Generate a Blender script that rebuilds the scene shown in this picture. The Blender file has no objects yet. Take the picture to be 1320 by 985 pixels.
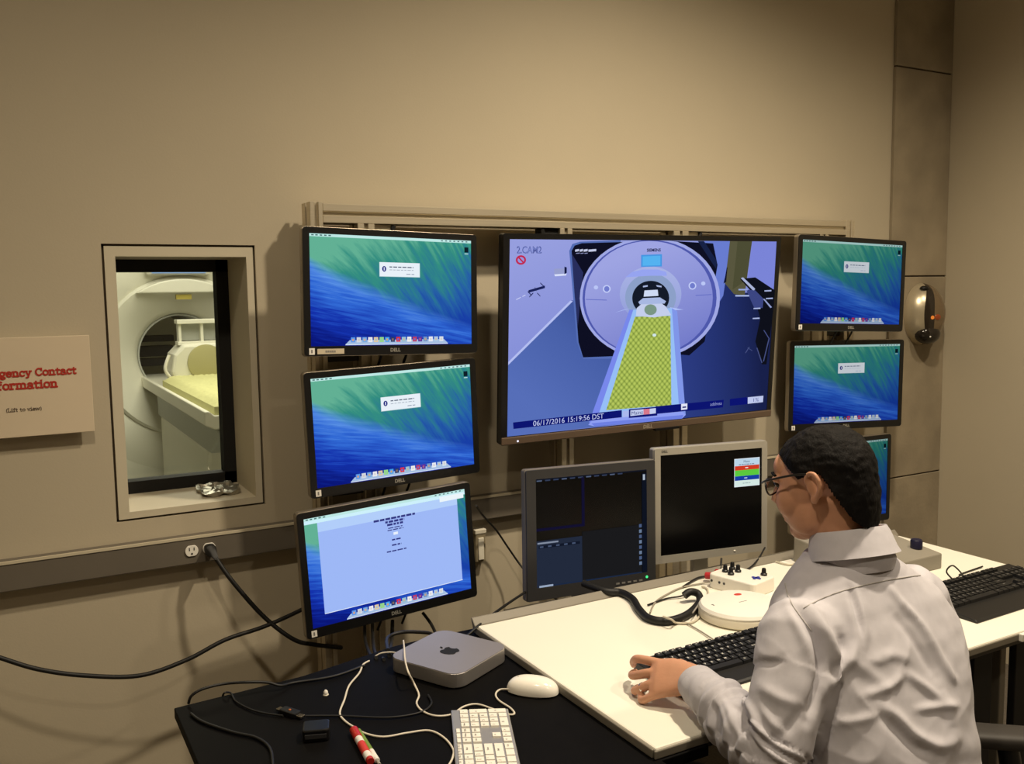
import bpy, bmesh, math, random
import numpy as np
from mathutils import Vector, Matrix, noise
random.seed(7)
SC = bpy.context.scene
COL = SC.collection
PI = math.pi

# ------------------------------------------------------------------ camera
CAMH = 1.58
FPX = 1180.0
YAW, PITCH, ROLL = math.radians(29.2), math.radians(5.65), math.radians(-0.79)
_f = Vector((math.sin(YAW)*math.cos(PITCH), math.cos(YAW)*math.cos(PITCH), -math.sin(PITCH)))
_r0 = Vector((math.cos(YAW), -math.sin(YAW), 0))
_u0 = _r0.cross(_f)
_r = _r0*math.cos(ROLL) + _u0*math.sin(ROLL)
_u = -_r0*math.sin(ROLL) + _u0*math.cos(ROLL)
cam_data = bpy.data.cameras.new('camera')
cam = bpy.data.objects.new('camera', cam_data)
COL.objects.link(cam)
cam.matrix_world = Matrix(((_r.x, _u.x, -_f.x, 0), (_r.y, _u.y, -_f.y, 0), (_r.z, _u.z, -_f.z, CAMH), (0, 0, 0, 1)))
cam_data.sensor_width = 36
cam_data.lens = FPX/1320*36
cam_data.shift_y = -3.5/1320
cam_data.clip_start = 0.05
SC.camera = cam

def _ray(x, y): return _f + _r*((x-660)/FPX) - _u*((y-489)/FPX)
def PZ(x, y, z):
    v = _ray(x, y); v = v*((z-CAMH)/v.z); return Vector((v.x, v.y, z))
def PY(x, y, Y):
    v = _ray(x, y); v = v*(Y/v.y); return Vector((v.x, v.y, v.z+CAMH))
def PD(x, y, dep):
    v = _ray(x, y)*dep; return Vector((v.x, v.y, v.z+CAMH))

# ------------------------------------------------------------------ world, lights, exposure
SC.view_settings.view_transform = 'Standard'
SC.view_settings.look = 'None'
SC.view_settings.exposure = 0.0
SC.view_settings.gamma = 1.0
SC.view_settings.use_curve_mapping = False
wd = bpy.data.worlds.new('room_ambient'); SC.world = wd; wd.use_nodes = True
wd.node_tree.nodes['Background'].inputs[0].default_value = (1.0, 0.80, 0.55, 1)
wd.node_tree.nodes['Background'].inputs[1].default_value = 0.045

WARM = (1.0, 0.85, 0.635)
def spot(name, loc, power, size=142, blend=0.9, rad=0.06, col=WARM, aim=None):
    l = bpy.data.lights.new(name, 'SPOT'); l.energy = power; l.color = col
    l.spot_size = math.radians(size); l.spot_blend = blend; l.shadow_soft_size = rad
    o = bpy.data.objects.new(name, l); COL.objects.link(o); o.location = loc
    if aim:
        o.rotation_euler = (Vector(aim)-Vector(loc)).to_track_quat('-Z', 'Y').to_euler()
    return o
# recessed ceiling downlights of the control room
spot('downlight_desk', (1.75, 1.20, 3.26), 245)
spot('downlight_left', (0.10, 0.90, 3.26), 88, size=156)
spot('downlight_rear', (1.35, -0.60, 3.26), 70)
spot('downlight_right', (2.80, 0.9, 3.26), 100)
def area(name, loc, sx, sy, power, col, rot=(0, 0, 0)):
    l = bpy.data.lights.new(name, 'AREA'); l.shape = 'RECTANGLE'; l.size = sx; l.size_y = sy
    l.energy = power; l.color = col
    o = bpy.data.objects.new(name, l); COL.objects.link(o); o.location = loc; o.rotation_euler = rot
    return o
# ceiling panel of the scanner room behind the window
area('scan_room_panel', (1.2, 5.4, 2.84), 1.6, 2.4, 85, (1.0, 0.93, 0.78))

# ------------------------------------------------------------------ materials
def lin(c):
    out = []
    for v in c[:3]:
        v = v/255.0
        out.append(v/12.92 if v <= 0.04045 else ((v+0.055)/1.055)**2.4)
    return (*out, 1.0)
_M = {}
def mat(name, rgb, rough=0.5, metal=0.0, var=0.0, vscale=8.0, bump=0.0, bscale=200.0, stretch=None, coat=0.0, sheen=0.0, sss=0.0, trans=0.0, ior=1.45, spec=None):
    if name in _M: return _M[name]
    m = bpy.data.materials.new(name); m.use_nodes = True
    nt = m.node_tree; b = nt.nodes['Principled BSDF']
    c = lin(rgb)
    b.inputs['Base Color'].default_value = c
    b.inputs['Roughness'].default_value = rough
    b.inputs['Metallic'].default_value = metal
    b.inputs['IOR'].default_value = ior
    if coat: b.inputs['Coat Weight'].default_value = coat
    if sheen: b.inputs['Sheen Weight'].default_value = sheen
    if trans: b.inputs['Transmission Weight'].default_value = trans
    if spec is not None: b.inputs['Specular IOR Level'].default_value = spec
    if sss:
        b.inputs['Subsurface Weight'].default_value = sss
        b.inputs['Subsurface Radius'].default_value = (0.012, 0.005, 0.003)
    tc = nt.nodes.new('ShaderNodeTexCoord')
    src = tc.outputs['Object']
    if stretch:
        mp = nt.nodes.new('ShaderNodeMapping'); mp.inputs['Scale'].default_value = stretch
        nt.links.new(src, mp.inputs[0]); src = mp.outputs[0]
    n = nt.nodes.new('ShaderNodeTexNoise'); n.inputs['Scale'].default_value = vscale; n.inputs['Detail'].default_value = 5
    nt.links.new(src, n.inputs['Vector'])
    v = max(var, 0.02)
    rp = nt.nodes.new('ShaderNodeValToRGB')
    rp.color_ramp.elements[0].position = 0.3; rp.color_ramp.elements[1].position = 0.7
    rp.color_ramp.elements[0].color = tuple(x*(1-v) for x in c[:3])+(1,)
    rp.color_ramp.elements[1].color = tuple(min(1, x*(1+v)) for x in c[:3])+(1,)
    nt.links.new(n.outputs[0], rp.inputs[0]); nt.links.new(rp.outputs[0], b.inputs['Base Color'])
    if bump:
        n2 = nt.nodes.new('ShaderNodeTexNoise'); n2.inputs['Scale'].default_value = bscale; n2.inputs['Detail'].default_value = 3
        nt.links.new(src, n2.inputs['Vector'])
        bp = nt.nodes.new('ShaderNodeBump'); bp.inputs['Strength'].default_value = bump; bp.inputs['Distance'].default_value = 0.004
        nt.links.new(n2.outputs[0], bp.inputs['Height']); nt.links.new(bp.outputs[0], b.inputs['Normal'])
    _M[name] = m
    return m
def emit(rgb, k=1.0):
    key = 'lit_%d_%d_%d_%d' % (rgb[0], rgb[1], rgb[2], int(k*100))
    if key in _M: return _M[key]
    m = bpy.data.materials.new(key); m.use_nodes = True
    nt = m.node_tree; nt.nodes.remove(nt.nodes['Principled BSDF'])
    e = nt.nodes.new('ShaderNodeEmission'); e.inputs[0].default_value = lin(rgb); e.inputs[1].default_value = k
    nt.links.new(e.outputs[0], nt.nodes['Material Output'].inputs[0])
    _M[key] = m
    return m
def glass(name, tint=(1, 1, 1), rough=0.0, ior=1.45):
    if name in _M: return _M[name]
    m = bpy.data.materials.new(name); m.use_nodes = True; nt = m.node_tree
    nt.nodes.remove(nt.nodes['Principled BSDF'])
    t = nt.nodes.new('ShaderNodeBsdfTransparent'); t.inputs[0].default_value = (*tint, 1)
    g = nt.nodes.new('ShaderNodeBsdfGlossy'); g.inputs['Roughness'].default_value = rough
    fr = nt.nodes.new('ShaderNodeFresnel'); fr.inputs[0].default_value = ior
    mx = nt.nodes.new('ShaderNodeMixShader')
    nt.links.new(fr.outputs[0], mx.inputs[0]); nt.links.new(t.outputs[0], mx.inputs[1]); nt.links.new(g.outputs[0], mx.inputs[2])
    nt.links.new(mx.outputs[0], nt.nodes['Material Output'].inputs[0])
    _M[name] = m
    return m

M_WALL = mat('painted_plaster', (184, 173, 150), 0.75, var=0.03, vscale=1.5, bump=0.06, bscale=180)
M_TRIM = mat('window_trim_paint', (200, 191, 168), 0.55, var=0.02)
M_GROOVE = mat('shadow_gap', (70, 58, 44), 0.9)
M_CONC = mat('cast_concrete', (146, 134, 112), 0.85, var=0.20, vscale=5, bump=0.25, bscale=60)
M_FLOOR = mat('grey_carpet', (92, 84, 74), 0.95, var=0.25, vscale=120, bump=0.4, bscale=300)
M_CEIL = mat('ceiling_paint', (225, 220, 208), 0.8)
M_BLACK = mat('black_plastic', (14, 14, 15), 0.38)
M_BLACKM = mat('black_matte', (16, 15, 15), 0.7)
M_RUBBER = mat('black_rubber', (18, 17, 16), 0.55)
M_CHAR = mat('charcoal_plastic', (52, 52, 54), 0.5)
M_SILV = mat('silver_plastic', (172, 168, 158), 0.42, metal=0.3)
M_RIM = mat('brushed_rim', (150, 140, 125), 0.35, metal=0.7)
M_ALU = mat('anodised_aluminium', (208, 198, 176), 0.42, metal=0.75, var=0.05, vscale=3, stretch=(1, 1, 60))
M_SLOT = mat('slot_shadow', (60, 54, 45), 0.7, metal=0.3)
M_RACE = mat('grey_steel_raceway', (104, 97, 86), 0.5, var=0.04)
M_WHITEP = mat('white_plastic', (236, 232, 222), 0.38)
M_CREAMP = mat('cream_plastic', (226, 220, 202), 0.5)
M_WDESK = mat('white_laminate', (238, 234, 220), 0.42, var=0.015, vscale=2)
M_DESKEDGE = mat('grey_edge_band', (126, 120, 108), 0.5)
M_GREYT = mat('grey_laminate', (116, 110, 98), 0.55, var=0.05)
M_BDESK = mat('black_laminate', (8, 7, 7), 0.7, var=0.15, vscale=30, spec=.10)
M_STEEL = mat('dark_steel', (60, 57, 52), 0.45, metal=0.5)
M_CHROME = mat('chrome', (200, 198, 192), 0.15, metal=1.0)
M_KEYB = mat('black_keycap', (20, 20, 21), 0.5)
M_MARK = mat('white_print', (225, 222, 215), 0.6)
M_GMARK = mat('grey_print', (120, 118, 115), 0.6)
M_MRIW = mat('scanner_white', (224, 222, 208), 0.42, var=0.02)
M_MRIG = mat('scanner_grey', (170, 172, 165), 0.5)
M_PAD = mat('yellow_cushion', (204, 202, 146), 0.85, var=0.08, vscale=40, bump=0.3, bscale=90)
M_SKIN = mat('skin', (198, 146, 116), 0.5, var=0.06, vscale=30, bump=0.05, bscale=250, sss=0.12)
M_HAIR = mat('short_black_hair', (13, 10, 9), 0.75, var=0.4, vscale=60, stretch=(1, 1, 0.25), bump=0.5, bscale=300, spec=.2)
M_SHIRT = mat('pale_grey_shirt', (188, 185, 192), 0.85, var=0.04, vscale=60, bump=0.10, bscale=900, sheen=0.1)
M_SEAM = mat('shirt_stitching', (172, 168, 166), 0.9)
M_JEAN = mat('dark_trousers', (44, 44, 50), 0.9, var=0.15, vscale=80, bump=0.2, bscale=400)

# ------------------------------------------------------------------ mesh helpers
class MB:
    def __init__(s): s.v = []; s.f = []; s.m = []
    def add(s, vs, fs, mi=0, T=None):
        o = len(s.v)
        for p in vs:
            p = Vector(p)
            s.v.append(T @ p if T is not None else p)
        for q in fs: s.f.append([o+i for i in q]); s.m.append(mi)
        return s
    def box(s, lo, hi, mi=0, T=None):
        x0, y0, z0 = lo; x1, y1, z1 = hi
        vs = [(x0, y0, z0), (x1, y0, z0), (x1, y1, z0), (x0, y1, z0), (x0, y0, z1), (x1, y0, z1), (x1, y1, z1), (x0, y1, z1)]
        return s.add(vs, [(0, 3, 2, 1), (4, 5, 6, 7), (0, 1, 5, 4), (1, 2, 6, 5), (2, 3, 7, 6), (3, 0, 4, 7)], mi, T)
    def cbox(s, c, sz, mi=0, T=None):
        return s.box([c[i]-sz[i]/2 for i in range(3)], [c[i]+sz[i]/2 for i in range(3)], mi, T)
    def prism(s, pts, lo, hi, axis='z', mi=0, T=None):
        """2-D outline (counter-clockwise) pushed from lo to hi along an axis"""
        n = len(pts)
        def P(a, b, h):
            return (a, b, h) if axis == 'z' else ((a, h, b) if axis == 'y' else (h, a, b))
        vs = [P(a, b, lo) for a, b in pts]+[P(a, b, hi) for a, b in pts]
        fl = axis == 'y'
        fs = [list(range(n))[::-1], list(range(n, 2*n))]+[[i, (i+1) % n, n+(i+1) % n, n+i] for i in range(n)]
        if fl: fs = [q[::-1] for q in fs]
        return s.add(vs, fs, mi, T)
    def tube(s, path, r, n=8, mi=0, T=None, caps=True):
        path = [Vector(p) for p in path]; k = len(path)
        rr = r if isinstance(r, (list, tuple)) else [r]*k
        vs = []; up = None
        for i, p in enumerate(path):
            t = (path[min(i+1, k-1)]-path[max(i-1, 0)])
            if t.length < 1e-9: t = Vector((0, 0, 1))
            t.normalize()
            if up is None:
                up = Vector((0, 0, 1)) if abs(t.z) < 0.9 else Vector((1, 0, 0))
            a = t.cross(up)
            if a.length < 1e-6: a = t.cross(Vector((0.3, 0.7, 0.2)))
            a.normalize(); b = a.cross(t); up = b
            for j in range(n):
                w = 2*PI*j/n
                vs.append(p+(a*math.cos(w)+b*math.sin(w))*rr[i])
        fs = []
        for i in range(k-1):
            for j in range(n):
                fs.append([i*n+j, i*n+(j+1) % n, (i+1)*n+(j+1) % n, (i+1)*n+j][::-1])
        if caps: fs.append(list(range(n))); fs.append([(k-1)*n+j for j in range(n)][::-1])
        return s.add(vs, fs, mi, T)
    def cyl(s, p0, p1, r0, r1=None, n=20, mi=0, T=None):
        return s.tube([p0, p1], [r0, r0 if r1 is None else r1], n, mi, T)
    def lathe(s, prof, n=32, mi=0, T=None, sx=1, sy=1):
        vs = []; k = len(prof)
        for r, z in prof:
            for j in range(n):
                w = 2*PI*j/n; vs.append((r*math.cos(w)*sx, r*math.sin(w)*sy, z))
        fs = []
        for i in range(k-1):
            for j in range(n): fs.append([i*n+j, i*n+(j+1) % n, (i+1)*n+(j+1) % n, (i+1)*n+j])
        fs.append(list(range(n))[::-1]); fs.append([(k-1)*n+j for j in range(n)])
        return s.add(vs, fs, mi, T)
    def ell(s, c, r, mi=0, T=None, nu=20, nv=12, R=None):
        c = Vector(c); vs = []
        for i in range(nv+1):
            th = PI*i/nv
            for j in range(nu):
                ph = 2*PI*j/nu
                q = Vector((r[0]*math.sin(th)*math.cos(ph), r[1]*math.sin(th)*math.sin(ph), r[2]*math.cos(th)))
                if R is not None: q = R @ q
                vs.append(c+q)
        fs = []
        for i in range(nv):
            for j in range(nu): fs.append([i*nu+j, (i+1)*nu+j, (i+1)*nu+(j+1) % nu, i*nu+(j+1) % nu])
        return s.add(vs, fs, mi, T)
    def loft(s, secs, n=28, mi=0, T=None, e=2.0):
        """secs: (centre, half-axis a, half-axis b); closed superellipse sections"""
        vs = []; k = len(secs)
        for c, a, b in secs:
            c, a, b = Vector(c), Vector(a), Vector(b)
            for j in range(n):
                w = 2*PI*j/n; cw, sw = math.cos(w), math.sin(w)
                ca = math.copysign(abs(cw)**(2/e), cw); sb = math.copysign(abs(sw)**(2/e), sw)
                vs.append(c+a*ca+b*sb)
        fs = []
        for i in range(k-1):
            for j in range(n): fs.append([i*n+j, i*n+(j+1) % n, (i+1)*n+(j+1) % n, (i+1)*n+j])
        fs.append(list(range(n))[::-1]); fs.append([(k-1)*n+j for j in range(n)])
        return s.add(vs, fs, mi, T)
    def mesh(s, name):
        me = bpy.data.meshes.new(name)
        me.from_pydata([tuple(p) for p in s.v], [], s.f)
        for p, i in zip(me.polygons, s.m): p.material_index = i
        me.update()
        return me
    def build(s, name, mats, parent=None, bevel=0.0, smooth=None, seg=2, world=False, fix=True):
        if world and parent is not None:
            L = parent.location.copy(); s.v = [p-L for p in s.v]
        me = s.mesh(name)
        if not isinstance(mats, (list, tuple)): mats = [mats]
        for m in mats: me.materials.append(m)
        if fix:
            bm = bmesh.new(); bm.from_mesh(me); bmesh.ops.recalc_face_normals(bm, faces=bm.faces); bm.to_mesh(me); bm.free()
        return link(name, me, parent, bevel, smooth, seg)
def link(name, me, parent=None, bevel=0.0, smooth=None, seg=2):
    o = bpy.data.objects.new(name, me); COL.objects.link(o)
    if parent is not None: o.parent = parent
    if smooth is not None:
        for p in me.polygons: p.use_smooth = True
        try: me.set_sharp_from_angle(angle=math.radians(smooth))
        except Exception: pass
    if bevel:
        md = o.modifiers.new('edge', 'BEVEL'); md.width = bevel; md.segments = seg; md.limit_method = 'ANGLE'; md.angle_limit = math.radians(40)
    return o
def tag(o, label=None, cat=None, group=None, kind=None):
    if label: o['label'] = label
    if cat: o['category'] = cat
    if group: o['group'] = group
    if kind: o['kind'] = kind
    return o
def thing(name, loc=(0, 0, 0), label=None, cat=None, group=None, M=None, rz=0.0):
    o = bpy.data.objects.new(name, None); COL.objects.link(o); o.empty_display_size = 0.05
    if M is not None: o.matrix_world = M
    else: o.location = loc; o.rotation_euler = (0, 0, rz)
    return tag(o, label, cat, group)
def structure(o): o['kind'] = 'structure'; return o
def spline(pts, n=10):
    """Catmull-Rom through the points"""
    P = [Vector(p) for p in pts]; out = []
    for i in range(len(P)-1):
        p0 = P[max(i-1, 0)]; p1 = P[i]; p2 = P[i+1]; p3 = P[min(i+2, len(P)-1)]
        for k in range(n):
            t = k/n
            out.append(0.5*((2*p1)+(p2-p0)*t+(2*p0-5*p1+4*p2-p3)*t*t+(3*p1-p0-3*p2+p3)*t**3))
    out.append(P[-1]); return out
def rrect(w, h, r, n=5, cx=0, cy=0):
    pts = []
    for sx, sy, a0 in ((1, 1, 0), (-1, 1, 90), (-1, -1, 180), (1, -1, 270)):
        for k in range(n+1):
            a = math.radians(a0+90*k/n)
            pts.append((cx+sx*(w/2-r)+r*math.cos(a), cy+sy*(h/2-r)+r*math.sin(a)))
    return pts
_glyph = {}
def text_mb(mb, txt, size, T, mi=0, align='CENTER', thick=0.0, extrude=0.0):
    """append lettering; T maps text plane (x right, y up, z towards reader) to local space"""
    key = (txt, align, thick, extrude)
    if key not in _glyph:
        cu = bpy.data.curves.new('lettering', 'FONT'); cu.body = txt; cu.size = 1.0; cu.align_x = align; cu.align_y = 'CENTER'
        cu.offset = thick; cu.extrude = extrude; cu.resolution_u = 3
        ob = bpy.data.objects.new('lettering', cu); COL.objects.link(ob)
        dg = bpy.context.evaluated_depsgraph_get(); ev = ob.evaluated_get(dg)
        me = bpy.data.meshes.new_from_object(ev)
        _glyph[key] = ([v.co.copy() for v in me.vertices], [list(p.vertices) for p in me.polygons])
        bpy.data.objects.remove(ob); bpy.data.curves.remove(cu); bpy.data.meshes.remove(me)
    vs, fs = _glyph[key]
    mb.add([v*size for v in vs], fs, mi, T)
def frameT(o, x, y):
    """matrix of a plane at o with right x and up y"""
    x = Vector(x).normalized(); y = Vector(y); z = x.cross(y).normalized(); y = z.cross(x)
    return Matrix(((x.x, y.x, z.x, o[0]), (x.y, y.y, z.y, o[1]), (x.z, y.z, z.z, o[2]), (0, 0, 0, 1)))

# ================================================================== ROOM SHELL
YW = 2.56; WT = 0.34; XR = 3.57; XL = -1.7; YR = -2.4; ZC = 3.3
m = MB(); m.box((XL-.1, YR-.1, -.1), (XR+.1, YW, 0)); structure(m.build('floor', M_FLOOR))
m = MB(); m.box((XL-.1, YR-.1, ZC), (XR+.1, YW, ZC+.1)); structure(m.build('ceiling', M_CEIL))
# window opening in the back wall
w0 = PY(130, 314, YW); w1 = PY(342, 650, YW)
OX0, OX1, OZ0, OZ1 = w0.x, w1.x, w1.z, w0.z
m = MB()
for lo, hi in (((XL-.1, YW, 0), (OX0, YW+WT, ZC)), ((OX1, YW, 0), (XR+.1, YW+WT, ZC)), ((OX0, YW, 0), (OX1, YW+WT, OZ0)), ((OX0, YW, OZ1), (OX1, YW+WT, ZC))):
    m.box(lo, hi)
structure(m.build('wall_back', M_WALL))
m = MB(); m.box((XR, YR, 0), (XR+.1, YW, ZC)); structure(m.build('wall_right', M_WALL))
m = MB(); m.box((XL-.1, YR, 0), (XL, YW, ZC)); structure(m.build('wall_left', M_WALL))
m = MB(); m.box((XL-.1, YR-.1, 0), (XR+.1, YR, ZC)); structure(m.build('wall_rear', M_WALL))

# window: casing boards, deep reveal, black inner frame, pane
win = structure(thing('window_1', (OX0, YW, OZ0)))
g = 0.006
m = MB()
for lo, hi in (((OX0, YW+.012, OZ0), (OX0+g, YW+.05, OZ1)), ((OX1-g, YW+.012, OZ0), (OX1, YW+.05, OZ1)), ((OX0, YW+.012, OZ1-g), (OX1, YW+.05, OZ1)), ((OX0, YW+.012, OZ0), (OX1, YW+.05, OZ0+g))):
    m.box(lo, hi)
m.build('gap', M_GROOVE, win, world=True)
a0 = PY(146, 331, YW); a1 = PY(330, 643, YW)
IX0, IX1, IZ0, IZ1 = OX0+.032, a1.x+.001, OZ0+.024, OZ1-.032
for nm, lo, hi in (('casing_board', (OX0+g, YW+.001, OZ0+g), (IX0, YW+.02, OZ1-g)), ('casing_board', (IX1, YW+.001, OZ0+g), (OX1-g, YW+.02, OZ1-g)),
                   ('casing_board', (IX0, YW+.001, IZ1), (IX1, YW+.02, OZ1-g)), ('casing_board', (IX0, YW+.001, OZ0+g), (IX1, YW+.02, IZ0))):
    m = MB(); m.box(lo, hi); m.build(nm, M_TRIM, win, world=True)
RB = YW+.235
for nm, lo, hi in (('reveal', (OX0+.008, YW+.02, OZ0+g), (IX0, YW+WT, OZ1-g)), ('reveal', (IX1, YW+.02, OZ0+g), (OX1-.008, YW+WT, OZ1-g)),
                   ('reveal', (IX0, YW+.02, IZ1), (IX1, YW+WT, OZ1-g)), ('sill', (IX0, YW+.02, OZ0+g), (IX1, YW+WT, IZ0))):
    m = MB(); m.box(lo, hi); m.build(nm, M_TRIM, win, world=True)
fw = .035
m = MB()
for lo, hi in (((IX0, RB, IZ0), (IX0+fw*.4, RB+.05, IZ1)), ((IX1-fw, RB, IZ0), (IX1, RB+.05, IZ1)), ((IX0, RB, IZ1-fw), (IX1, RB+.05, IZ1)), ((IX0, RB, IZ0), (IX1, RB+.05, IZ0+fw))):
    m.box(lo, hi)
m.build('window_frame', M_BLACKM, win, world=True)
m = MB(); m.box((IX0+fw*.3, RB+.03, IZ0+fw*.8), (IX1-fw*.8, RB+.036, IZ1-fw*.8)); m.build('window_pane', glass('window_glass', (.93, .95, .90)), win, world=True)

# concrete column strip by the corner, cast in lifts with joints
colm = structure(thing('wall_column', (3.4, YW, 0)))
cx0 = PY(1150, 300, YW-.015).x
zs = [0, PY(1178, 612, YW-.015).z, PY(1185, 356, YW-.015).z, PY(1190, 90, YW-.015).z, ZC]
for i in range(4):
    m = MB(); m.box((cx0, YW-.015, zs[i]+.003), (XR-.001, YW+.0, zs[i+1]-.003)); m.build('panel', M_CONC, colm, bevel=.002, world=True)
m = MB(); m.box((cx0+.003, YW-.008, 0), (XR-.003, YW-.0005, ZC)); m.build('joint', M_GROOVE, colm, world=True)

# ------------------------------------------------------------------ scanner room behind the glass
Y0 = YW+WT; Y1 = 9.6
M_SW = mat('scan_room_paint', (214, 212, 196), 0.8)
M_SF = mat('scan_room_vinyl', (150, 150, 140), 0.45)
m = MB(); m.box((-2, Y0, -.1), (4.6, Y1, 0)); structure(m.build('floor_scan_room', M_SF))
m = MB(); m.box((-2, Y0, ZC), (4.6, Y1, ZC+.1)); structure(m.build('ceiling_scan_room', M_CEIL))
m = MB(); m.box((-2, Y1, 0), (4.6, Y1+.1, ZC)); structure(m.build('wall_scan_room_far', M_SW))
m = MB(); m.box((-2.1, Y0, 0), (-2, Y1, ZC)); structure(m.build('wall_scan_room_left', M_SW))
m = MB(); m.box((4.6, Y0, 0), (4.7, Y1, ZC)); structure(m.build('wall_scan_room_right', M_SW))

# MRI scanner: ring face with flare and bore, drawn along -Y
SX, SY, SZ = 1.215, 7.25, 1.11
mri = thing('mri_scanner', (SX, SY, 0), 'white ring-shaped scanner with round bore seen through the window', 'mri scanner')
Taxis = frameT((SX, SY, SZ), (1, 0, 0), (0, 0, 1))   # z of the lathe comes towards the window
def ringmesh(prof, n=56, mi=0):
    mb = MB(); vs = []; k = len(prof)
    for r, z in prof:
        for j in range(n):
            w = 2*PI*j/n; vs.append((r*math.cos(w), r*math.sin(w), z))
    fs = [[i*n+j, i*n+(j+1) % n, ((i+1) % k)*n+(j+1) % n, ((i+1) % k)*n+j] for i in range(k) for j in range(n)]
    mb.add(vs, fs, mi, Taxis); return mb
ringmesh([(.56, -.02), (.62, .03), (.80, .05), (.98, 0), (1.04, -.10), (1.04, -1.6), (.56, -1.6)]).build('housing', M_MRIW, mri, smooth=40, world=True)
ringmesh([(.312, -.17), (.36, -.12), (.43, -.05), (.52, .02), (.58, .045), (.60, .03), (.60, -.2), (.312, -.25)]).build('flare', M_MRIW, mri, smooth=50, world=True)
ringmesh([(.30, -.16), (.312, -.16), (.312, -1.6), (.30, -1.6)]).build('bore_tube', M_MRIG, mri, smooth=50, world=True)
m = MB(); m.box((SX-.62, SY-.03, 0), (SX+.62, SY+.9, SZ-.55)); m.build('plinth', M_MRIW, mri, bevel=.03, world=True)
m = MB(); m.box((SX-.26, SY-.105, 1.715), (SX+.20, SY-.035, 1.95)); m.build('display_housing', M_MRIW, mri, bevel=.02, world=True)
m = MB(); m.box((SX-.22, SY-.112, 1.728), (SX+.16, SY-.104, 1.92)); m.build('display', emit((150, 180, 225)), mri, world=True)
m = MB(); m.prism([(.578*math.cos(a), SZ+.578*math.sin(a)) for a in [math.radians(55+70*k/20) for k in range(21)]], SY-.085, SY-.0, 'y', T=Matrix.Translation((SX, 0, 0))); m.build('brow_ledge', M_MRIW, mri, bevel=.01, world=True)
m = MB(); m.box((SX-.05, SY-.06, 1.535), (SX+.06, SY-.02, 1.572)); m.build('badge', mat('olive_tag', (170, 155, 70), .6), mri, world=True)
for i, (xx, zz, ww, hh) in enumerate(((-.13, 1.22, .30, .05), (-.15, 1.12, .32, .085), (-.14, 1.03, .30, .06))):
    m = MB(); m.cbox((SX+xx, SY+.62, zz), (ww, .10, hh)); m.build('black_bracket', M_BLACKM, mri, bevel=.006, world=True)
m = MB(); m.cyl((SX-.26, SY+.95, .92), (SX-.26, SY+.95, 1.25), .014); m.build('black_bracket', M_BLACKM, mri, world=True)

# patient table
tb = thing('patient_table', (1.2, 4.9, 0), 'white patient table sliding out of the scanner bore', 'patient table')
TZ = .955
m = MB(); m.prism([(.92, TZ-.075), (.97, TZ-.10), (1.43, TZ-.10), (1.48, TZ-.075), (1.48, TZ), (1.455, TZ), (1.43, TZ-.025), (.97, TZ-.025), (.945, TZ), (.92, TZ)], 4.98, 7.9, 'y'); m.build('table_top', M_MRIW, tb, bevel=.006, world=True)
m = MB(); m.prism([(4.98, TZ-.11), (4.98, TZ-.16), (5.25, TZ-.27), (7.15, TZ-.27), (7.15, TZ-.11)], .99, 1.41, 'x'); m.build('carriage', M_MRIG, tb, bevel=.01, world=True)
m = MB(); m.prism([(5.6, 0), (7.1, 0), (7.1, TZ-.27), (5.35, TZ-.27), (5.5, .3)], 1.0, 1.4, 'x'); m.build('pedestal', M_MRIW, tb, bevel=.02, world=True)
m = MB(); m.box((.80, 5.9, 0), (.99, 7.1, .16)); m.build('base_plate', M_MRIG, tb, bevel=.02, world=True)
cu = MB()
nx, ny = 18, 60
vs = []; fs = []
for j in range(ny+1):
    for i in range(nx+1):
        x = .975+.45*i/nx; y = 5.0+1.75*j/ny
        e = min(i, nx-i, j, ny-j)
        z = TZ+.02+.032*min(1, e/2)+.008*math.sin(i*2.1)*math.sin(j*2.0)
        vs.append((x, y, z))
for j in range(ny):
    for i in range(nx): fs.append([j*(nx+1)+i, j*(nx+1)+i+1, (j+1)*(nx+1)+i+1, (j+1)*(nx+1)+i])
cu.add(vs, fs); cu.box((.975, 5.0, TZ-.024), (1.425, 6.75, TZ+.02))
tag(cu.build('table_cushion', M_PAD, smooth=60), 'dimpled yellow foam cushion lying on the scanner table', 'cushion')
# head coil
hc = thing('head_coil', (1.24, 6.82, TZ), 'white cage head coil standing on the scanner table', 'head coil')
m = MB(); m.prism([(-.19, 0), (.19, 0), (.21, .08), (.19, .20), (.12, .27), (-.12, .27), (-.19, .20), (-.21, .08)], -.14, .16, 'y'); m.build('shell', M_MRIW, hc, bevel=.02)
m = MB(); m.lathe([(.125, 0), (.125, .012), (.11, .016), (.002, .017)], 32, T=frameT((0.02, -.142, .14), (1, 0, 0), (0, 0, 1))); m.build('opening', mat('coil_pad', (172, 166, 120), .8), hc, smooth=40)
m = MB()
for dx in (-.13, .02, .17): m.box((dx-.01, -.05, .27), (dx+.01, .03, .43))
m.box((-.15, -.07, .41), (.20, .05, .44)); m.box((-.15, -.07, .26), (.20, .05, .285)); m.build('mirror_frame', M_MRIW, hc, bevel=.003)
m = MB(); m.box((-.12, .0, .29), (.16, .01, .41)); m.build('mirror', M_MRIG, hc)
for sx in (-1, 1):
    m = MB(); m.tube(spline([(sx*.2, -.1, .02), (sx*.25, -.12, .1), (sx*.22, -.12, .2)]), .012, 8); m.build('side_clip', M_WHITEP, hc, smooth=50)

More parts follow.
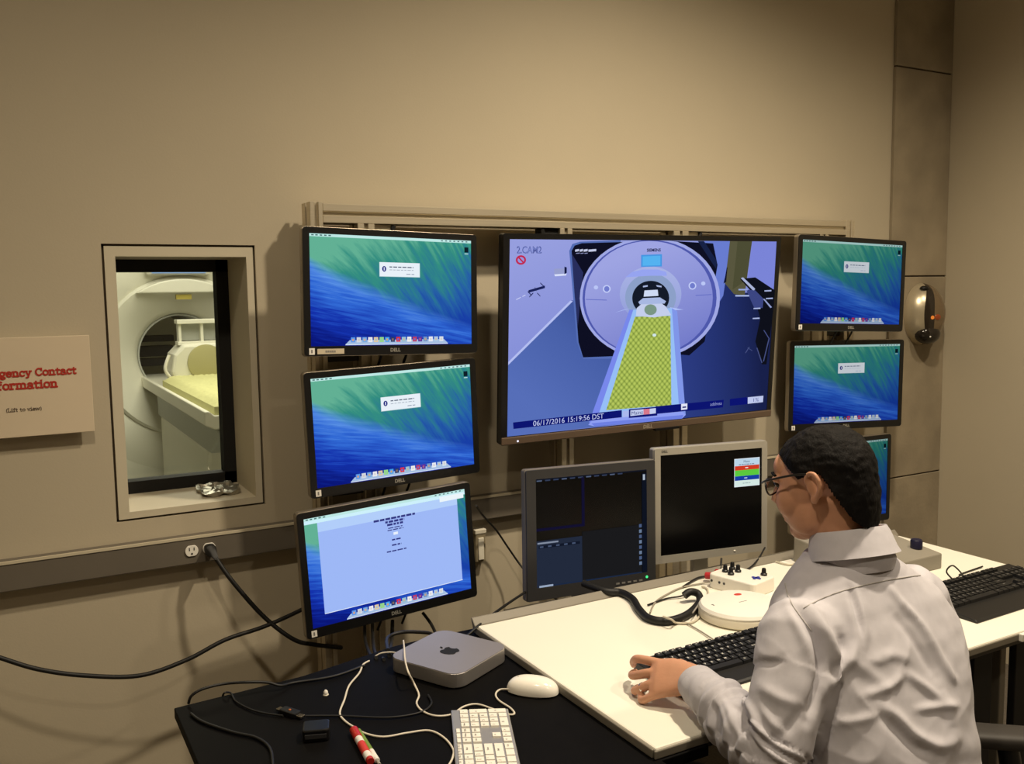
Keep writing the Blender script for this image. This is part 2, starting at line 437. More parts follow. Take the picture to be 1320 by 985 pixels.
# dish left on the window sill
sp = PY(281, 629, YW+.12)
dm = thing('sill_dish', ((IX1-.075), YW+.135, IZ0), 'shiny crumpled clear plastic dish on the window sill', 'dish')
m = MB(); n = 40; vs = []; fs = []
for k, (r, z) in enumerate(((.05, .003), (.052, .012), (.044, .012), (.040, .005), (.018, .006), (.012, .012))):
    for j in range(n):
        w = 2*PI*j/n; q = 1+.06*math.sin(5*w+k)+.05*math.sin(9*w)
        c, s_ = math.cos(w), math.sin(w); k2 = 1/max(abs(c), abs(s_))**.6
        vs.append((r*q*c*k2*1.1, r*q*s_*k2*1.5, z+.003*math.sin(7*w+k*2)))
for k in range(5):
    for j in range(n): fs.append([k*n+j, k*n+(j+1) % n, (k+1)*n+(j+1) % n, (k+1)*n+j])
fs.append([5*n+j for j in range(n)]); fs.append(list(range(n))[::-1])
m.add(vs, fs); m.build('dish_body', mat('foil_plastic', (160, 155, 142), .3, metal=.6), dm, smooth=30)

# ================================================================== raceway along the wall
RY = YW-.038
rz1 = PY(0, 726, RY).z; rz0 = PY(0, 765, RY).z
rc = thing('cable_raceway', (0, YW, rz0), 'long grey steel cable raceway running along the back wall', 'raceway')
m = MB(); m.box((XL+.01, RY, rz0), (cx0-.01, YW-.0005, rz1)); m.build('channel', M_RACE, rc, bevel=.003, world=True)
m = MB(); m.box((XL+.01, RY-.002, rz1-.006), (cx0-.01, RY+.004, rz1+.001)); m.build('cover_lip', mat('raceway_lip', (200, 190, 165), .45), rc, world=True)
def receptacle(px, py):
    p = PY(px, py, RY)
    o = MB(); T = frameT((p.x, RY, p.z), (1, 0, 0), (0, 0, 1))
    o.prism([(.017*math.cos(a), max(-.0145, min(.0145, .017*math.sin(a)))) for a in [2*PI*i/24 for i in range(24)]], 0, .0035, T=T)
    r = o.build('outlet', M_WHITEP, rc, bevel=.001, world=True)
    o = MB()
    for dx in (-.006, .006): o.box((dx-.0012, .001, .0034), (dx+.0012, .009, .0042), T=T)
    o.cyl((0, -.0075, .003), (0, -.0075, .0042), .0026, n=10, T=T)
    s = o.build('slots', M_BLACKM, None, fix=True)
    s.data.transform(Matrix.Translation(-rc.location)); s.parent = r
    return p
receptacle(247, 710); pl = receptacle(269.5, 706.5)

# power cord plugged into the raceway
def cable(name, pts, r, material, label, cat='cable', n=8, group=None, spl=8):
    base = Vector(pts[0]); t = MB(); t.tube([p-base for p in spline(pts, spl)], r, n)
    o = t.build(name, material, smooth=60); o.location = base
    return tag(o, label, cat, group)
pc = thing('mains_cable', (pl.x, RY-.004, pl.z), 'black power cord plugged into the grey wall raceway', 'power cord')
m = MB(); m.loft([((0, 0, 0), (.014, 0, 0), (0, 0, .013)), ((0, -.02, -.002), (.015, 0, 0), (0, 0, .014)), ((0.004, -.036, -.008), (.009, 0, 0), (0, .004, .008)), ((.008, -.045, -.016), (.006, 0, 0), (0, .004, .004))], 20, e=3); m.build('plug', M_RUBBER, pc, smooth=40)
pts = [Vector((pl.x+.008, RY-.045, pl.z-.018)), PY(300, 750, 2.45), PY(340, 795, 2.43), PY(378, 824, 2.40), PY(405, 831, 2.40), PY(440, 835, 2.44)]
m = MB(); m.tube([p-pc.location for p in spline(pts)], .0062, 10); m.build('cord', M_RUBBER, pc, smooth=60)
cable('wall_cable', [(-.95, 2.50, .006), (-.80, 2.50, .012), (-.62, 2.50, .25), (-.40, 2.49, .58), PY(-90, 812, 2.47), PY(-40, 835, 2.46), PY(0, 848, 2.45), PY(50, 863, 2.44), PY(110, 871, 2.43), PY(180, 871, 2.42), PY(240, 851, 2.42), PY(290, 825, 2.42), PY(340, 808, 2.42), PY(385, 788, 2.44), PY(420, 770, 2.46)], .0058, M_RUBBER, 'black cable sagging across the wall left of the lowest monitor')

# emergency sign (hinged cover board, cut by the frame of the photo)
SYF = YW-.03
s_tr = PY(116, 432, SYF); s_br = PY(121, 556, SYF)
sx1 = (s_tr.x+s_br.x)/2; sz1 = s_tr.z; sz0 = s_br.z
scx = PY(31, 500, SYF).x; sx0 = 2*scx-sx1
sg = thing('notice_board', (scx, YW, sz0), 'cream notice board with red lettering left of the window', 'sign')
m = MB(); m.box((sx0, SYF, sz0), (sx1, SYF+.006, sz1)); m.build('cover', mat('sign_card', (212, 196, 170), .6), sg, bevel=.001, world=True)
m = MB(); m.box((sx0+.02, SYF+.006, sz0+.03), (sx1-.02, YW-.0005, sz1-.01)); m.build('backing', M_CREAMP, sg, world=True)
def sign_text(txt, px, py, size, material, nm, thick=.012, slab=True):
    p = PY(px, py, SYF); o = MB()
    T = frameT((p.x, SYF-.0008, p.z), (1, 0, 0), (0, 0, 1))
    text_mb(o, txt, size, T, thick=thick)
    o.build(nm, material, sg, world=True)
RED = mat('red_print', (176, 44, 30), .6)
# slab-serif lettering drawn with strokes
def _arc(cx, cy, rx, ry, a0, a1, n=10):
    return [(cx+rx*math.cos(math.radians(a0+(a1-a0)*k/n)), cy+ry*math.sin(math.radians(a0+(a1-a0)*k/n))) for k in range(n+1)]
def _ser(x, y, w=.11): return [(x-w, y), (x+w, y)]
SERIF = {
 'E': (.62, [[(.14, 0), (.14, .7)], [(.02, .02), (.54, .02), (.54, .16)], [(.02, .68), (.52, .68), (.52, .55)], [(.14, .36), (.40, .36)], [(.40, .27), (.40, .45)]]),
 'C': (.66, [_arc(.36, .35, .28, .33, 40, 320, 16), [(.58, .50), (.58, .70)]]),
 'I': (.36, [[(.18, 0), (.18, .7)], _ser(.18, .02, .15), _ser(.18, .68, .15)]),
 'L': (.58, [[(.14, 0), (.14, .7)], [(.02, .02), (.50, .02), (.50, .18)], _ser(.14, .68, .13)]),
 'm': (.92, [[(.14, 0), (.14, .48)], [(.44, 0), (.44, .34)], [(.76, 0), (.76, .34)], _arc(.29, .34, .15, .14, 180, 0, 8), _arc(.60, .34, .16, .14, 180, 0, 8), _ser(.14, .02), _ser(.44, .02), _ser(.76, .02), [(.02, .47), (.14, .47)]]),
 'n': (.62, [[(.14, 0), (.14, .48)], [(.46, 0), (.46, .34)], _arc(.30, .34, .16, .14, 180, 0, 8), _ser(.14, .02), _ser(.46, .02), [(.02, .47), (.14, .47)]]),
 'r': (.48, [[(.14, 0), (.14, .48)], _arc(.30, .32, .16, .16, 180, 50, 8), _ser(.14, .02, .13), [(.02, .47), (.14, .47)], [(.38, .38), (.42, .46)]]),
 'e': (.54, [_arc(.27, .25, .21, .23, 0, 320, 16), [(.06, .27), (.48, .27)]]),
 'c': (.50, [_arc(.27, .25, .21, .23, 45, 320, 16), [(.42, .36), (.42, .46)]]),
 'o': (.56, [_arc(.28, .25, .21, .23, 0, 360, 20)]),
 'a': (.56, [_arc(.24, .34, .17, .14, 160, 0, 8), [(.41, .34), (.41, .04), (.52, .02)], _arc(.24, .13, .17, .13, 0, 360, 14)]),
 'g': (.56, [_arc(.25, .30, .18, .18, 0, 360, 16), _arc(.26, -.10, .20, .11, 0, 360, 14), [(.12, .14), (.12, .02), (.30, .0)], [(.40, .44), (.52, .46)]]),
 'y': (.58, [[(.10, .47), (.29, .02)], [(.48, .47), (.24, -.14), (.10, -.16)], _ser(.10, .47, .09), _ser(.48, .47, .09)]),
 't': (.42, [[(.17, .62), (.17, .10)], _arc(.27, .12, .10, .10, 180, 320, 6), [(.02, .46), (.36, .46)]]),
 'f': (.42, [[(.16, 0), (.16, .54)], _arc(.28, .54, .12, .15, 180, 50, 6), [(.02, .46), (.34, .46)], _ser(.16, .02, .13)]),
 'i': (.34, [[(.17, 0), (.17, .47)], _ser(.17, .02, .13), [(.04, .46), (.17, .46)], [(.13, .66), (.21, .66)]]),
 'v': (.54, [[(.08, .47), (.27, .02), (.46, .47)], _ser(.08, .47, .08), _ser(.46, .47, .08)]),
 'w': (.80, [[(.08, .47), (.23, .02), (.40, .46), (.57, .02), (.72, .47)], _ser(.08, .47, .08), _ser(.72, .47, .08)]),
 '(': (.34, [_arc(.36, .27, .22, .45, 125, 235, 8)]), ')': (.34, [_arc(-.02, .27, .22, .45, 55, -55, 8)]), ' ': (.30, []),
}
def ribbon(mb, pl, w, T, mi=0):
    for (a, b), (c, d) in zip(pl[:-1], pl[1:]):
        L = math.hypot(c-a, d-b)
        if L < 1e-6: continue
        nx, ny = -(d-b)/L*w/2, (c-a)/L*w/2; ex, ey = (c-a)/L*w*.35, (d-b)/L*w*.35
        h = 2e-6*len(mb.f)
        mb.add([(a-ex-nx, b-ey-ny, h), (c+ex-nx, d+ey-ny, h), (c+ex+nx, d+ey+ny, h), (a-ex+nx, b-ey+ny, h)], [(0, 1, 2, 3)], mi, T)
def serif_text(mb, txt, size, T, w=.12):
    W = sum(SERIF[c][0] for c in txt); x = -W/2
    for c in txt:
        for st in SERIF[c][1]:
            ribbon(mb, [((x+p)*size, (q-.3)*size) for p, q in st], w*(.62 if False else 1)*size, T)
        x += SERIF[c][0]
    return W*size
for txt, px, py, wpx, bold, mtl, nm in (('Emergency Contact', 31, 481, 139, .155, RED, 'heading'), ('Information', 28, 497, 95, .155, RED, 'heading'), ('(Lift to view)', 31, 528, 47, .10, mat('ink', (70, 55, 45), .6), 'note')):
    p = PY(px, py, SYF); W = sum(SERIF[c][0] for c in txt)
    size = (PY(px+wpx/2, py, SYF).x-PY(px-wpx/2, py, SYF).x)/W
    o = MB(); serif_text(o, txt, size, frameT((p.x, SYF-.0008, p.z), (1, 0, 0), (0, 0, 1)), bold)
    o.build(nm, mtl, sg, world=True, fix=False)

# oval device on the column
dv = PY(1198, 405, YW-.06)
ov = thing('wall_dome_device', (dv.x, YW-.016, dv.z), 'silver and black oval dome device on the concrete column', 'wall device')
def dome(a0, a1, rx, rz, dep, material, nm, off=0.0):
    """slice of an ellipsoid shell between two longitudes (x from left -1 to right 1)"""
    o = MB(); n1, n2 = 20, 24; vs = []; fs = []
    for i in range(n1+1):
        t = a0+(a1-a0)*i/n1
        for j in range(n2+1):
            lat = -PI/2+PI*j/n2
            bend = .32*math.sin(lat)**2
            lon = max(0, min(PI, t+bend*(1 if 0 < i < n1 or (a0 > 0.01 and a1 < PI-.01) else (1 if (i == 0 and a0 > .01) or (i == n1 and a1 < PI-.01) else 0))))
            vs.append((-rx*math.cos(lat)*math.cos(lon), -(dep+off)*math.cos(lat)*math.sin(lon), rz*math.sin(lat)))
    for i in range(n1):
        for j in range(n2): fs.append([i*(n2+1)+j, (i+1)*(n2+1)+j, (i+1)*(n2+1)+j+1, i*(n2+1)+j+1])
    o.add(vs, fs); return o.build(nm, material, ov, smooth=60)
dome(0, PI*.27, .104, .130, .094, mat('satin_silver', (190, 178, 152), .3, metal=.5), 'silver_shell')
dome(PI*.27, PI*.41, .104, .130, .094, mat('smoked_band', (44, 37, 30), .15), 'smoked_band')
dome(PI*.41, PI, .104, .130, .094, mat('bronze_mirror', (140, 122, 98), .18, metal=.6), 'bronze_shell')
m = MB(); m.lathe([(.100, 0), (.096, .012), (.06, .014)], 32, T=frameT((0, 0.002, 0), (1, 0, 0), (0, 0, 1)), sy=1.25); m.build('back_plate', M_CHAR, ov, smooth=40)
m = MB(); m.ell((-.037, -.086, -.012), (.008, .007, .008)); m.build('orange_lamp', emit((235, 130, 50), .9), ov, smooth=60)
m = MB(); m.ell((-.008, -.090, -.010), (.020, .005, .015)); m.build('lamp_lens', mat('amber_lens', (150, 70, 35), .15), ov, smooth=60)
m = MB(); m.ell((-.034, -.042, .108), (.022, .016, .011)); m.build('sensor_slot', M_BLACK, ov, smooth=60)
m = MB(); m.ell((-.012, -.046, -.082), (.064, .044, .043)); m.build('lower_cap', mat('smoked_cap', (34, 29, 25), .12), ov, smooth=60)
for dx in (-.044, -.026):
    m = MB(); m.ell((dx, -.084, -.092), (.004, .003, .004)); m.build('indicator', M_MARK, ov)

# ================================================================== aluminium monitor frame
FY0, FY1 = 2.44, 2.515
RT = PY(415, 262, FY0).z
fr = thing('monitor_frame', (1.8, 2.48, 0), 'aluminium slotted profile frame carrying the monitors', 'frame')
def slot_profile(w, d, s=.011, k=.010):
    """outline of a slotted bar w x d with a groove on each side"""
    a, b = w/2, d/2
    return [(-a, -b), (-s/2, -b), (-s/2, -b+k), (s/2, -b+k), (s/2, -b), (a, -b), (a, -s/2), (a-k, -s/2), (a-k, s/2), (a, s/2), (a, b), (s/2, b), (s/2, b-k), (-s/2, b-k), (-s/2, b), (-a, b), (-a, s/2), (-a+k, s/2), (-a+k, -s/2), (-a, -s/2)]
def post(x0, x1, z0, z1, nm='post'):
    w = x1-x0; o = MB(); o.prism(slot_profile(w, FY1-FY0), z0, z1, 'z', T=Matrix.Translation(((x0+x1)/2, (FY0+FY1)/2, 0)))
    o.build(nm, M_ALU, fr, bevel=.0012, world=True, seg=1)
PX = [(400, 415), (461, 483), (722, 738), (869, 888), (1058, 1069), (1091, 1102)]
PXW = [(PY(a, 290, FY0).x, PY(b, 290, FY0).x) for a, b in PX]
RH = .052
post(PXW[0][0], PXW[0][1]+.004, 0, RT+.004); post(PXW[5][0], PXW[5][1], 0, RT+.004)
for a, b in PXW[1:5]: post(a, b, .0, RT-RH)
o = MB(); o.prism(slot_profile(RH, FY1-FY0), PXW[0][1]+.004, PXW[5][0], 'x', T=Matrix(((1, 0, 0, 0), (0, 0, 1, (FY0+FY1)/2), (0, 1, 0, RT-RH/2), (0, 0, 0, 1))))
# outline runs in (y,z): swap so that the wide side faces the room
o.build('top_rail', M_ALU, fr, bevel=.0012, world=True, seg=1)
for k, (sgn, i) in enumerate(((1, 1), (-1, 2), (1, 3), (-1, 4))):
    xe = PXW[i][1] if sgn > 0 else PXW[i][0]
    o = MB(); o.prism([(xe, RT-RH), (xe, RT-RH-.085), (xe+sgn*.02, RT-RH-.085), (xe+sgn*.05, RT-RH-.035), (xe+sgn*.055, RT-RH)][::-sgn], FY0+.012, FY1-.012, 'y')
    o.build('corner_bracket', M_ALU if sgn > 0 else M_BLACKM, fr, bevel=.002, world=True)
    o = MB(); o.tube(spline([(xe+sgn*.06, FY0+.01, RT-RH-.002), (xe+sgn*.05, FY0+.01, RT-RH-.04), (xe+sgn*.018, FY0+.01, RT-RH-.08)], 4), .007, 6)
    o.build('bracket_cap', M_BLACKM, fr, world=True)
for i, x0, x1 in ((0, PXW[0][1], PXW[1][0]), (1, PXW[4][1], PXW[5][0])):
    for zz in (RT-RH-.05, 1.40, 1.02):
        o = MB(); o.box((x0, FY0+.02, zz-.016), (x1, FY0+.05, zz+.016)); o.build('cross_bar', M_STEEL, fr, bevel=.002, world=True)

# ================================================================== screens: flat print painters
class Paint:
    """flat coloured shapes on a screen plane, given in screen fractions (u right, v up)"""
    def __init__(s, w, h): s.w = w; s.h = h; s.mb = MB(); s.mats = []; s.layer = 1
    def mi(s, col, k=1.0):
        mt = col if isinstance(col, bpy.types.Material) else emit(col, k)
        if mt not in s.mats: s.mats.append(mt)
        return s.mats.index(mt)
    def P(s, u, v, y): return (s.w*(u-.5), y, s.h*(v-.5))
    def poly(s, pts, col, k=1.0, lay=None):
        y = -.00012*(lay if lay is not None else s.layer); s.layer += 1
        s.mb.add([s.P(u, v, y) for u, v in pts], [list(range(len(pts)))], s.mi(col, k))
    def rect(s, u0, v0, u1, v1, col, k=1.0): s.poly([(u0, v0), (u1, v0), (u1, v1), (u0, v1)], col, k)
    def disc(s, u, v, ru, rv, col, n=32, k=1.0, a0=0, a1=360, clip=True):
        pts = [(u+ru*math.cos(math.radians(a0+(a1-a0)*i/n)), v+rv*math.sin(math.radians(a0+(a1-a0)*i/n))) for i in range(n if a1-a0 == 360 else n+1)]
        if clip: pts = [(min(1, max(0, a)), min(1, max(0, b))) for a, b in pts]
        s.poly(pts, col, k)
    def text(s, txt, u, v, hfrac, col, k=1.0, align='CENTER', slope=0.0, thick=0.0, sx=1.0):
        y = -.00012*s.layer; s.layer += 1
        T = frameT(s.P(u, v, y), (1, 0, slope), (0, 0, 1)) @ Matrix.Diagonal((sx, 1, 1, 1))
        text_mb(s.mb, txt, hfrac*s.h*1.35, T, s.mi(col, k), align, thick)
    def words(s, u, v, wd, hh, col, seed=0, align=0.5):
        """an unreadable line of small print: word-length dashes"""
        rnd = random.Random(seed); x = u-wd*align; end = x+wd
        while x < end-.002:
            L = min(rnd.uniform(.012, .035), end-x)
            s.rect(x, v-hh/2, x+L, v+hh/2, col); x += L+.006
            s.layer -= 1
        s.layer += 1
    def build(s, name, parent): return s.mb.build(name, s.mats, parent, fix=False)
def homog(src):
    """pixel quad TL,TR,BR,BL -> (u,v) fractions"""
    dst = [(0, 1), (1, 1), (1, 0), (0, 0)]; A = []; b = []
    for (x, y), (u, v) in zip(src, dst):
        A.append([x, y, 1, 0, 0, 0, -u*x, -u*y]); b.append(u)
        A.append([0, 0, 0, x, y, 1, -v*x, -v*y]); b.append(v)
    h = np.linalg.solve(np.array(A, float), np.array(b, float))
    def fn(x, y):
        w = h[6]*x+h[7]*y+1
        return ((h[0]*x+h[1]*y+h[2])/w, (h[3]*x+h[4]*y+h[5])/w)
    return fn

def wave_wallpaper(k=1.0):
    """green to blue rolling-water desktop, procedural"""
    nm = 'wave_desktop_%d' % int(k*100)
    if nm in _M: return _M[nm]
    m = bpy.data.materials.new(nm); m.use_nodes = True; nt = m.node_tree; N = nt.nodes; L = nt.links
    N.remove(N['Principled BSDF'])
    uv = N.new('ShaderNodeUVMap'); sep = N.new('ShaderNodeSeparateXYZ'); L.new(uv.outputs[0], sep.inputs[0])
    U, V = sep.outputs[0], sep.outputs[1]
    def mth(op, a, b=None, clamp=False):
        n = N.new('ShaderNodeMath'); n.operation = op; n.use_clamp = clamp
        for i, q in enumerate((a, b)):
            if q is None: continue
            if isinstance(q, (int, float)): n.inputs[i].default_value = q
            else: L.new(q, n.inputs[i])
        return n.outputs[0]
    def ramp(f, stops):
        r = N.new('ShaderNodeValToRGB'); el = r.color_ramp.elements
        while len(el) < len(stops): el.new(.5)
        for e_, (p, c) in zip(el, stops): e_.position = p; e_.color = lin(c)
        L.new(f, r.inputs[0]); return r.outputs[0]
    def nz(a, b, sc, det=3):
        c = N.new('ShaderNodeCombineXYZ'); L.new(a, c.inputs[0]); L.new(b, c.inputs[1])
        n = N.new('ShaderNodeTexNoise'); n.inputs['Scale'].default_value = sc; n.inputs['Detail'].default_value = det; n.inputs['Roughness'].default_value = .55
        L.new(c.outputs[0], n.inputs['Vector']); return n.outputs[0]
    # crest line falls from upper left to lower right
    crest = mth('SUBTRACT', .76, mth('MULTIPLY', mth('POWER', U, .8), .62))
    low = nz(mth('MULTIPLY', U, 1.0), mth('MULTIPLY', V, 1.0), 3.0, 2)
    t = mth('ADD', mth('SUBTRACT', V, crest), mth('MULTIPLY', mth('SUBTRACT', low, .5), .10))
    # upper sheet: diagonal streaks that bend downwards on the right
    sA = mth('ADD', mth('MULTIPLY', U, mth('ADD', 1.0, mth('MULTIPLY', U, .9))), mth('MULTIPLY', V, .95))
    stA = nz(mth('MULTIPLY', sA, 4.2), mth('MULTIPLY', mth('SUBTRACT', V, U), .7), 2.6, 5)
    g = mth('ADD', mth('MULTIPLY', V, .95), mth('ADD', mth('MULTIPLY', U, -.42), .22))
    g = mth('ADD', g, mth('MULTIPLY', mth('SUBTRACT', stA, .5), 1.05), True)
    upc = ramp(g, [(.0, (24, 62, 165)), (.30, (38, 95, 165)), (.52, (44, 122, 142)), (.72, (52, 142, 128)), (1.0, (98, 176, 148))])
    # lower sheet: fine ripples, bright under the crest, deep blue at the bottom
    sB = mth('ADD', V, mth('MULTIPLY', U, .30))
    stB = nz(mth('MULTIPLY', U, 1.6), mth('MULTIPLY', sB, 14.0), 2.4, 4)
    d = mth('ADD', mth('SUBTRACT', .78, mth('MULTIPLY', mth('SUBTRACT', crest, V), 1.15)), mth('MULTIPLY', mth('SUBTRACT', stB, .5), .75))
    d = mth('SUBTRACT', d, mth('MULTIPLY', U, .22), True)
    loc = ramp(d, [(.0, (10, 22, 120)), (.28, (20, 50, 172)), (.55, (48, 104, 212)), (.85, (96, 152, 232)), (1.0, (120, 172, 236))])
    mk = ramp(mth('ADD', mth('MULTIPLY', t, 9.0), .5, True), [(.0, (0, 0, 0)), (1.0, (255, 255, 255))])
    mx = N.new('ShaderNodeMix'); mx.data_type = 'RGBA'
    L.new(mk, mx.inputs[0]); L.new(loc, mx.inputs[6]); L.new(upc, mx.inputs[7])
    e = N.new('ShaderNodeEmission'); L.new(mx.outputs[2], e.inputs[0]); e.inputs[1].default_value = k
    L.new(e.outputs[0], N['Material Output'].inputs[0])
    _M[nm] = m
    return m
def grad(name, ca, cb, direction, lo, hi, mid=None):
    '''printed colour gradient of a picture: ca at lo, cb at hi along a direction of the picture'''
    if name in _M: return _M[name]
    m = bpy.data.materials.new(name); m.use_nodes = True; nt = m.node_tree; N = nt.nodes; L = nt.links
    N.remove(N['Principled BSDF'])
    tc = N.new('ShaderNodeTexCoord'); vm = N.new('ShaderNodeVectorMath'); vm.operation = 'DOT_PRODUCT'; vm.inputs[1].default_value = direction
    L.new(tc.outputs['Object'], vm.inputs[0])
    mr = N.new('ShaderNodeMapRange'); mr.inputs[1].default_value = lo; mr.inputs[2].default_value = hi; L.new(vm.outputs['Value'], mr.inputs[0])
    r = N.new('ShaderNodeValToRGB'); r.color_ramp.elements[0].color = lin(ca); r.color_ramp.elements[1].color = lin(cb)
    if mid: e_ = r.color_ramp.elements.new(.5); e_.color = lin(mid)
    L.new(mr.outputs[0], r.inputs[0])
    e = N.new('ShaderNodeEmission'); L.new(r.outputs[0], e.inputs[0]); L.new(e.outputs[0], N['Material Output'].inputs[0])
    _M[name] = m
    return m
def screen_plane(w, h, material, parent, name='screen'):
    me = bpy.data.meshes.new(name)
    me.from_pydata([(-w/2, 0, -h/2), (w/2, 0, -h/2), (w/2, 0, h/2), (-w/2, 0, h/2)], [], [(0, 1, 2, 3)])
    uvl = me.uv_layers.new(name='UVMap')
    for i, q in enumerate(((0, 0), (1, 0), (1, 1), (0, 1))): uvl.data[i].uv = q
    me.materials.append(material)
    return link(name, me, parent)
def pose(c, yw, pt, rl):
    """local x right, y into the wall, z up"""
    yw, pt, rl = map(math.radians, (yw, pt, rl))
    n = Vector((math.sin(yw)*math.cos(pt), -math.cos(yw)*math.cos(pt), math.sin(pt)))
    rr = Vector((math.cos(yw), math.sin(yw), 0)); uu = rr.cross(-n)
    r2 = rr*math.cos(rl)+uu*math.sin(rl); u2 = -rr*math.sin(rl)+uu*math.cos(rl)
    return Matrix(((r2.x, -n.x, u2.x, c[0]), (r2.y, -n.y, u2.y, c[1]), (r2.z, -n.z, u2.z, c[2]+CAMH), (0, 0, 0, 1)))
def bezel_ring(mb, W, H, r, il, ir, it, ib, y0, y1, mi=0):
    """rounded outer edge, rectangular opening"""
    outer = rrect(W, H, r, 5); x0, x1, z0, z1 = -W/2+il, W/2-ir, -H/2+ib, H/2-it
    n = len(outer); per = n//4
    inner = []
    cor = [(x1, z1), (x0, z1), (x0, z0), (x1, z0)]
    for c in cor: inner += [c]*per
    vs = [(a, y0, b) for a, b in outer]+[(a, y0, b) for a, b in inner]+[(a, y1, b) for a, b in outer]
    fs = []
    for i in range(n):
        j = (i+1) % n
        if inner[i] == inner[j]: fs.append([i, n+i, j])
        else: fs.append([i, n+i, n+j, j])
        fs.append([i, j, 2*n+j, 2*n+i])
    fs.append([2*n+i for i in range(n)])
    # inner lip
    q = len(vs); vs += [(a, y0, b) for a, b in cor]+[(a, y0+.003, b) for a, b in cor]
    for i in range(4): fs.append([q+i, q+(i+1) % 4, q+4+(i+1) % 4, q+4+i])
    mb.add(vs, fs, mi)
DOCK = [(90, 150, 230), (210, 215, 225), (120, 170, 225), (235, 235, 240), (225, 200, 160), (150, 215, 130), (70, 160, 230), (40, 60, 110), (215, 50, 50), (150, 190, 210), (240, 240, 235), (190, 60, 90), (90, 50, 160), (110, 150, 200), (230, 235, 245), (170, 200, 230), (215, 225, 235)]
def desktop_overlay(scr, W, H, k, dialog=True, icon=True):
    p = Paint(W, H); p.layer = 2
    p.rect(0, .975, 1, 1, (190, 232, 228), k)
    for i, u in enumerate((.012, .035, .06, .085, .11)): p.rect(u, .982, u+.014, .993, (70, 110, 110), k)
    for i in range(7): p.rect(.80+i*.027, .982, .812+i*.027, .993, (90, 120, 125), k)
    p.build('menu_bar', scr)
    p = Paint(W, H); p.layer = 3
    p.poly([(.20, .012), (.84, .012), (.815, .05), (.225, .05)], (165, 190, 225), k)
    p.poly([(.20, .006), (.84, .006), (.84, .012), (.20, .012)], (225, 235, 245), k)
    for i, c in enumerate(DOCK):
        u = .232+i*.0345; p.rect(u, .030, u+.026, .076, c, k); p.layer -= 1
    p.layer += 1
    for i, c in enumerate(DOCK):
        u = .232+i*.0345; p.rect(u+.007, .042, u+.018, .062, tuple(int(v*.6+70) for v in c[::-1]), k); p.layer -= 1
    p.build('dock', scr)
    if dialog:
        p = Paint(W, H); p.layer = 5
        p.rect(.408, .632, .662, .766, (150, 190, 190), k)
        p.rect(.41, .636, .66, .766, (232, 240, 248), k)
        p.disc(.438, .705, .013, .026, (30, 40, 130), 20, k); p.rect(.435, .69, .441, .72, (220, 225, 245), k)
        p.words(.545, .724, .15, .010, (90, 100, 120), 3); p.words(.545, .697, .15, .006, (160, 170, 185), 4)
        p.words(.60, .660, .05, .008, (150, 160, 180), 5)
        p.build('dialog_window', scr)
    if icon:
        p = Paint(W, H); p.layer = 4
        p.rect(.955, .885, .982, .935, (14, 30, 40), k); p.rect(.956, .868, .981, .876, (190, 220, 225), k)
        p.build('desktop_icon', scr)
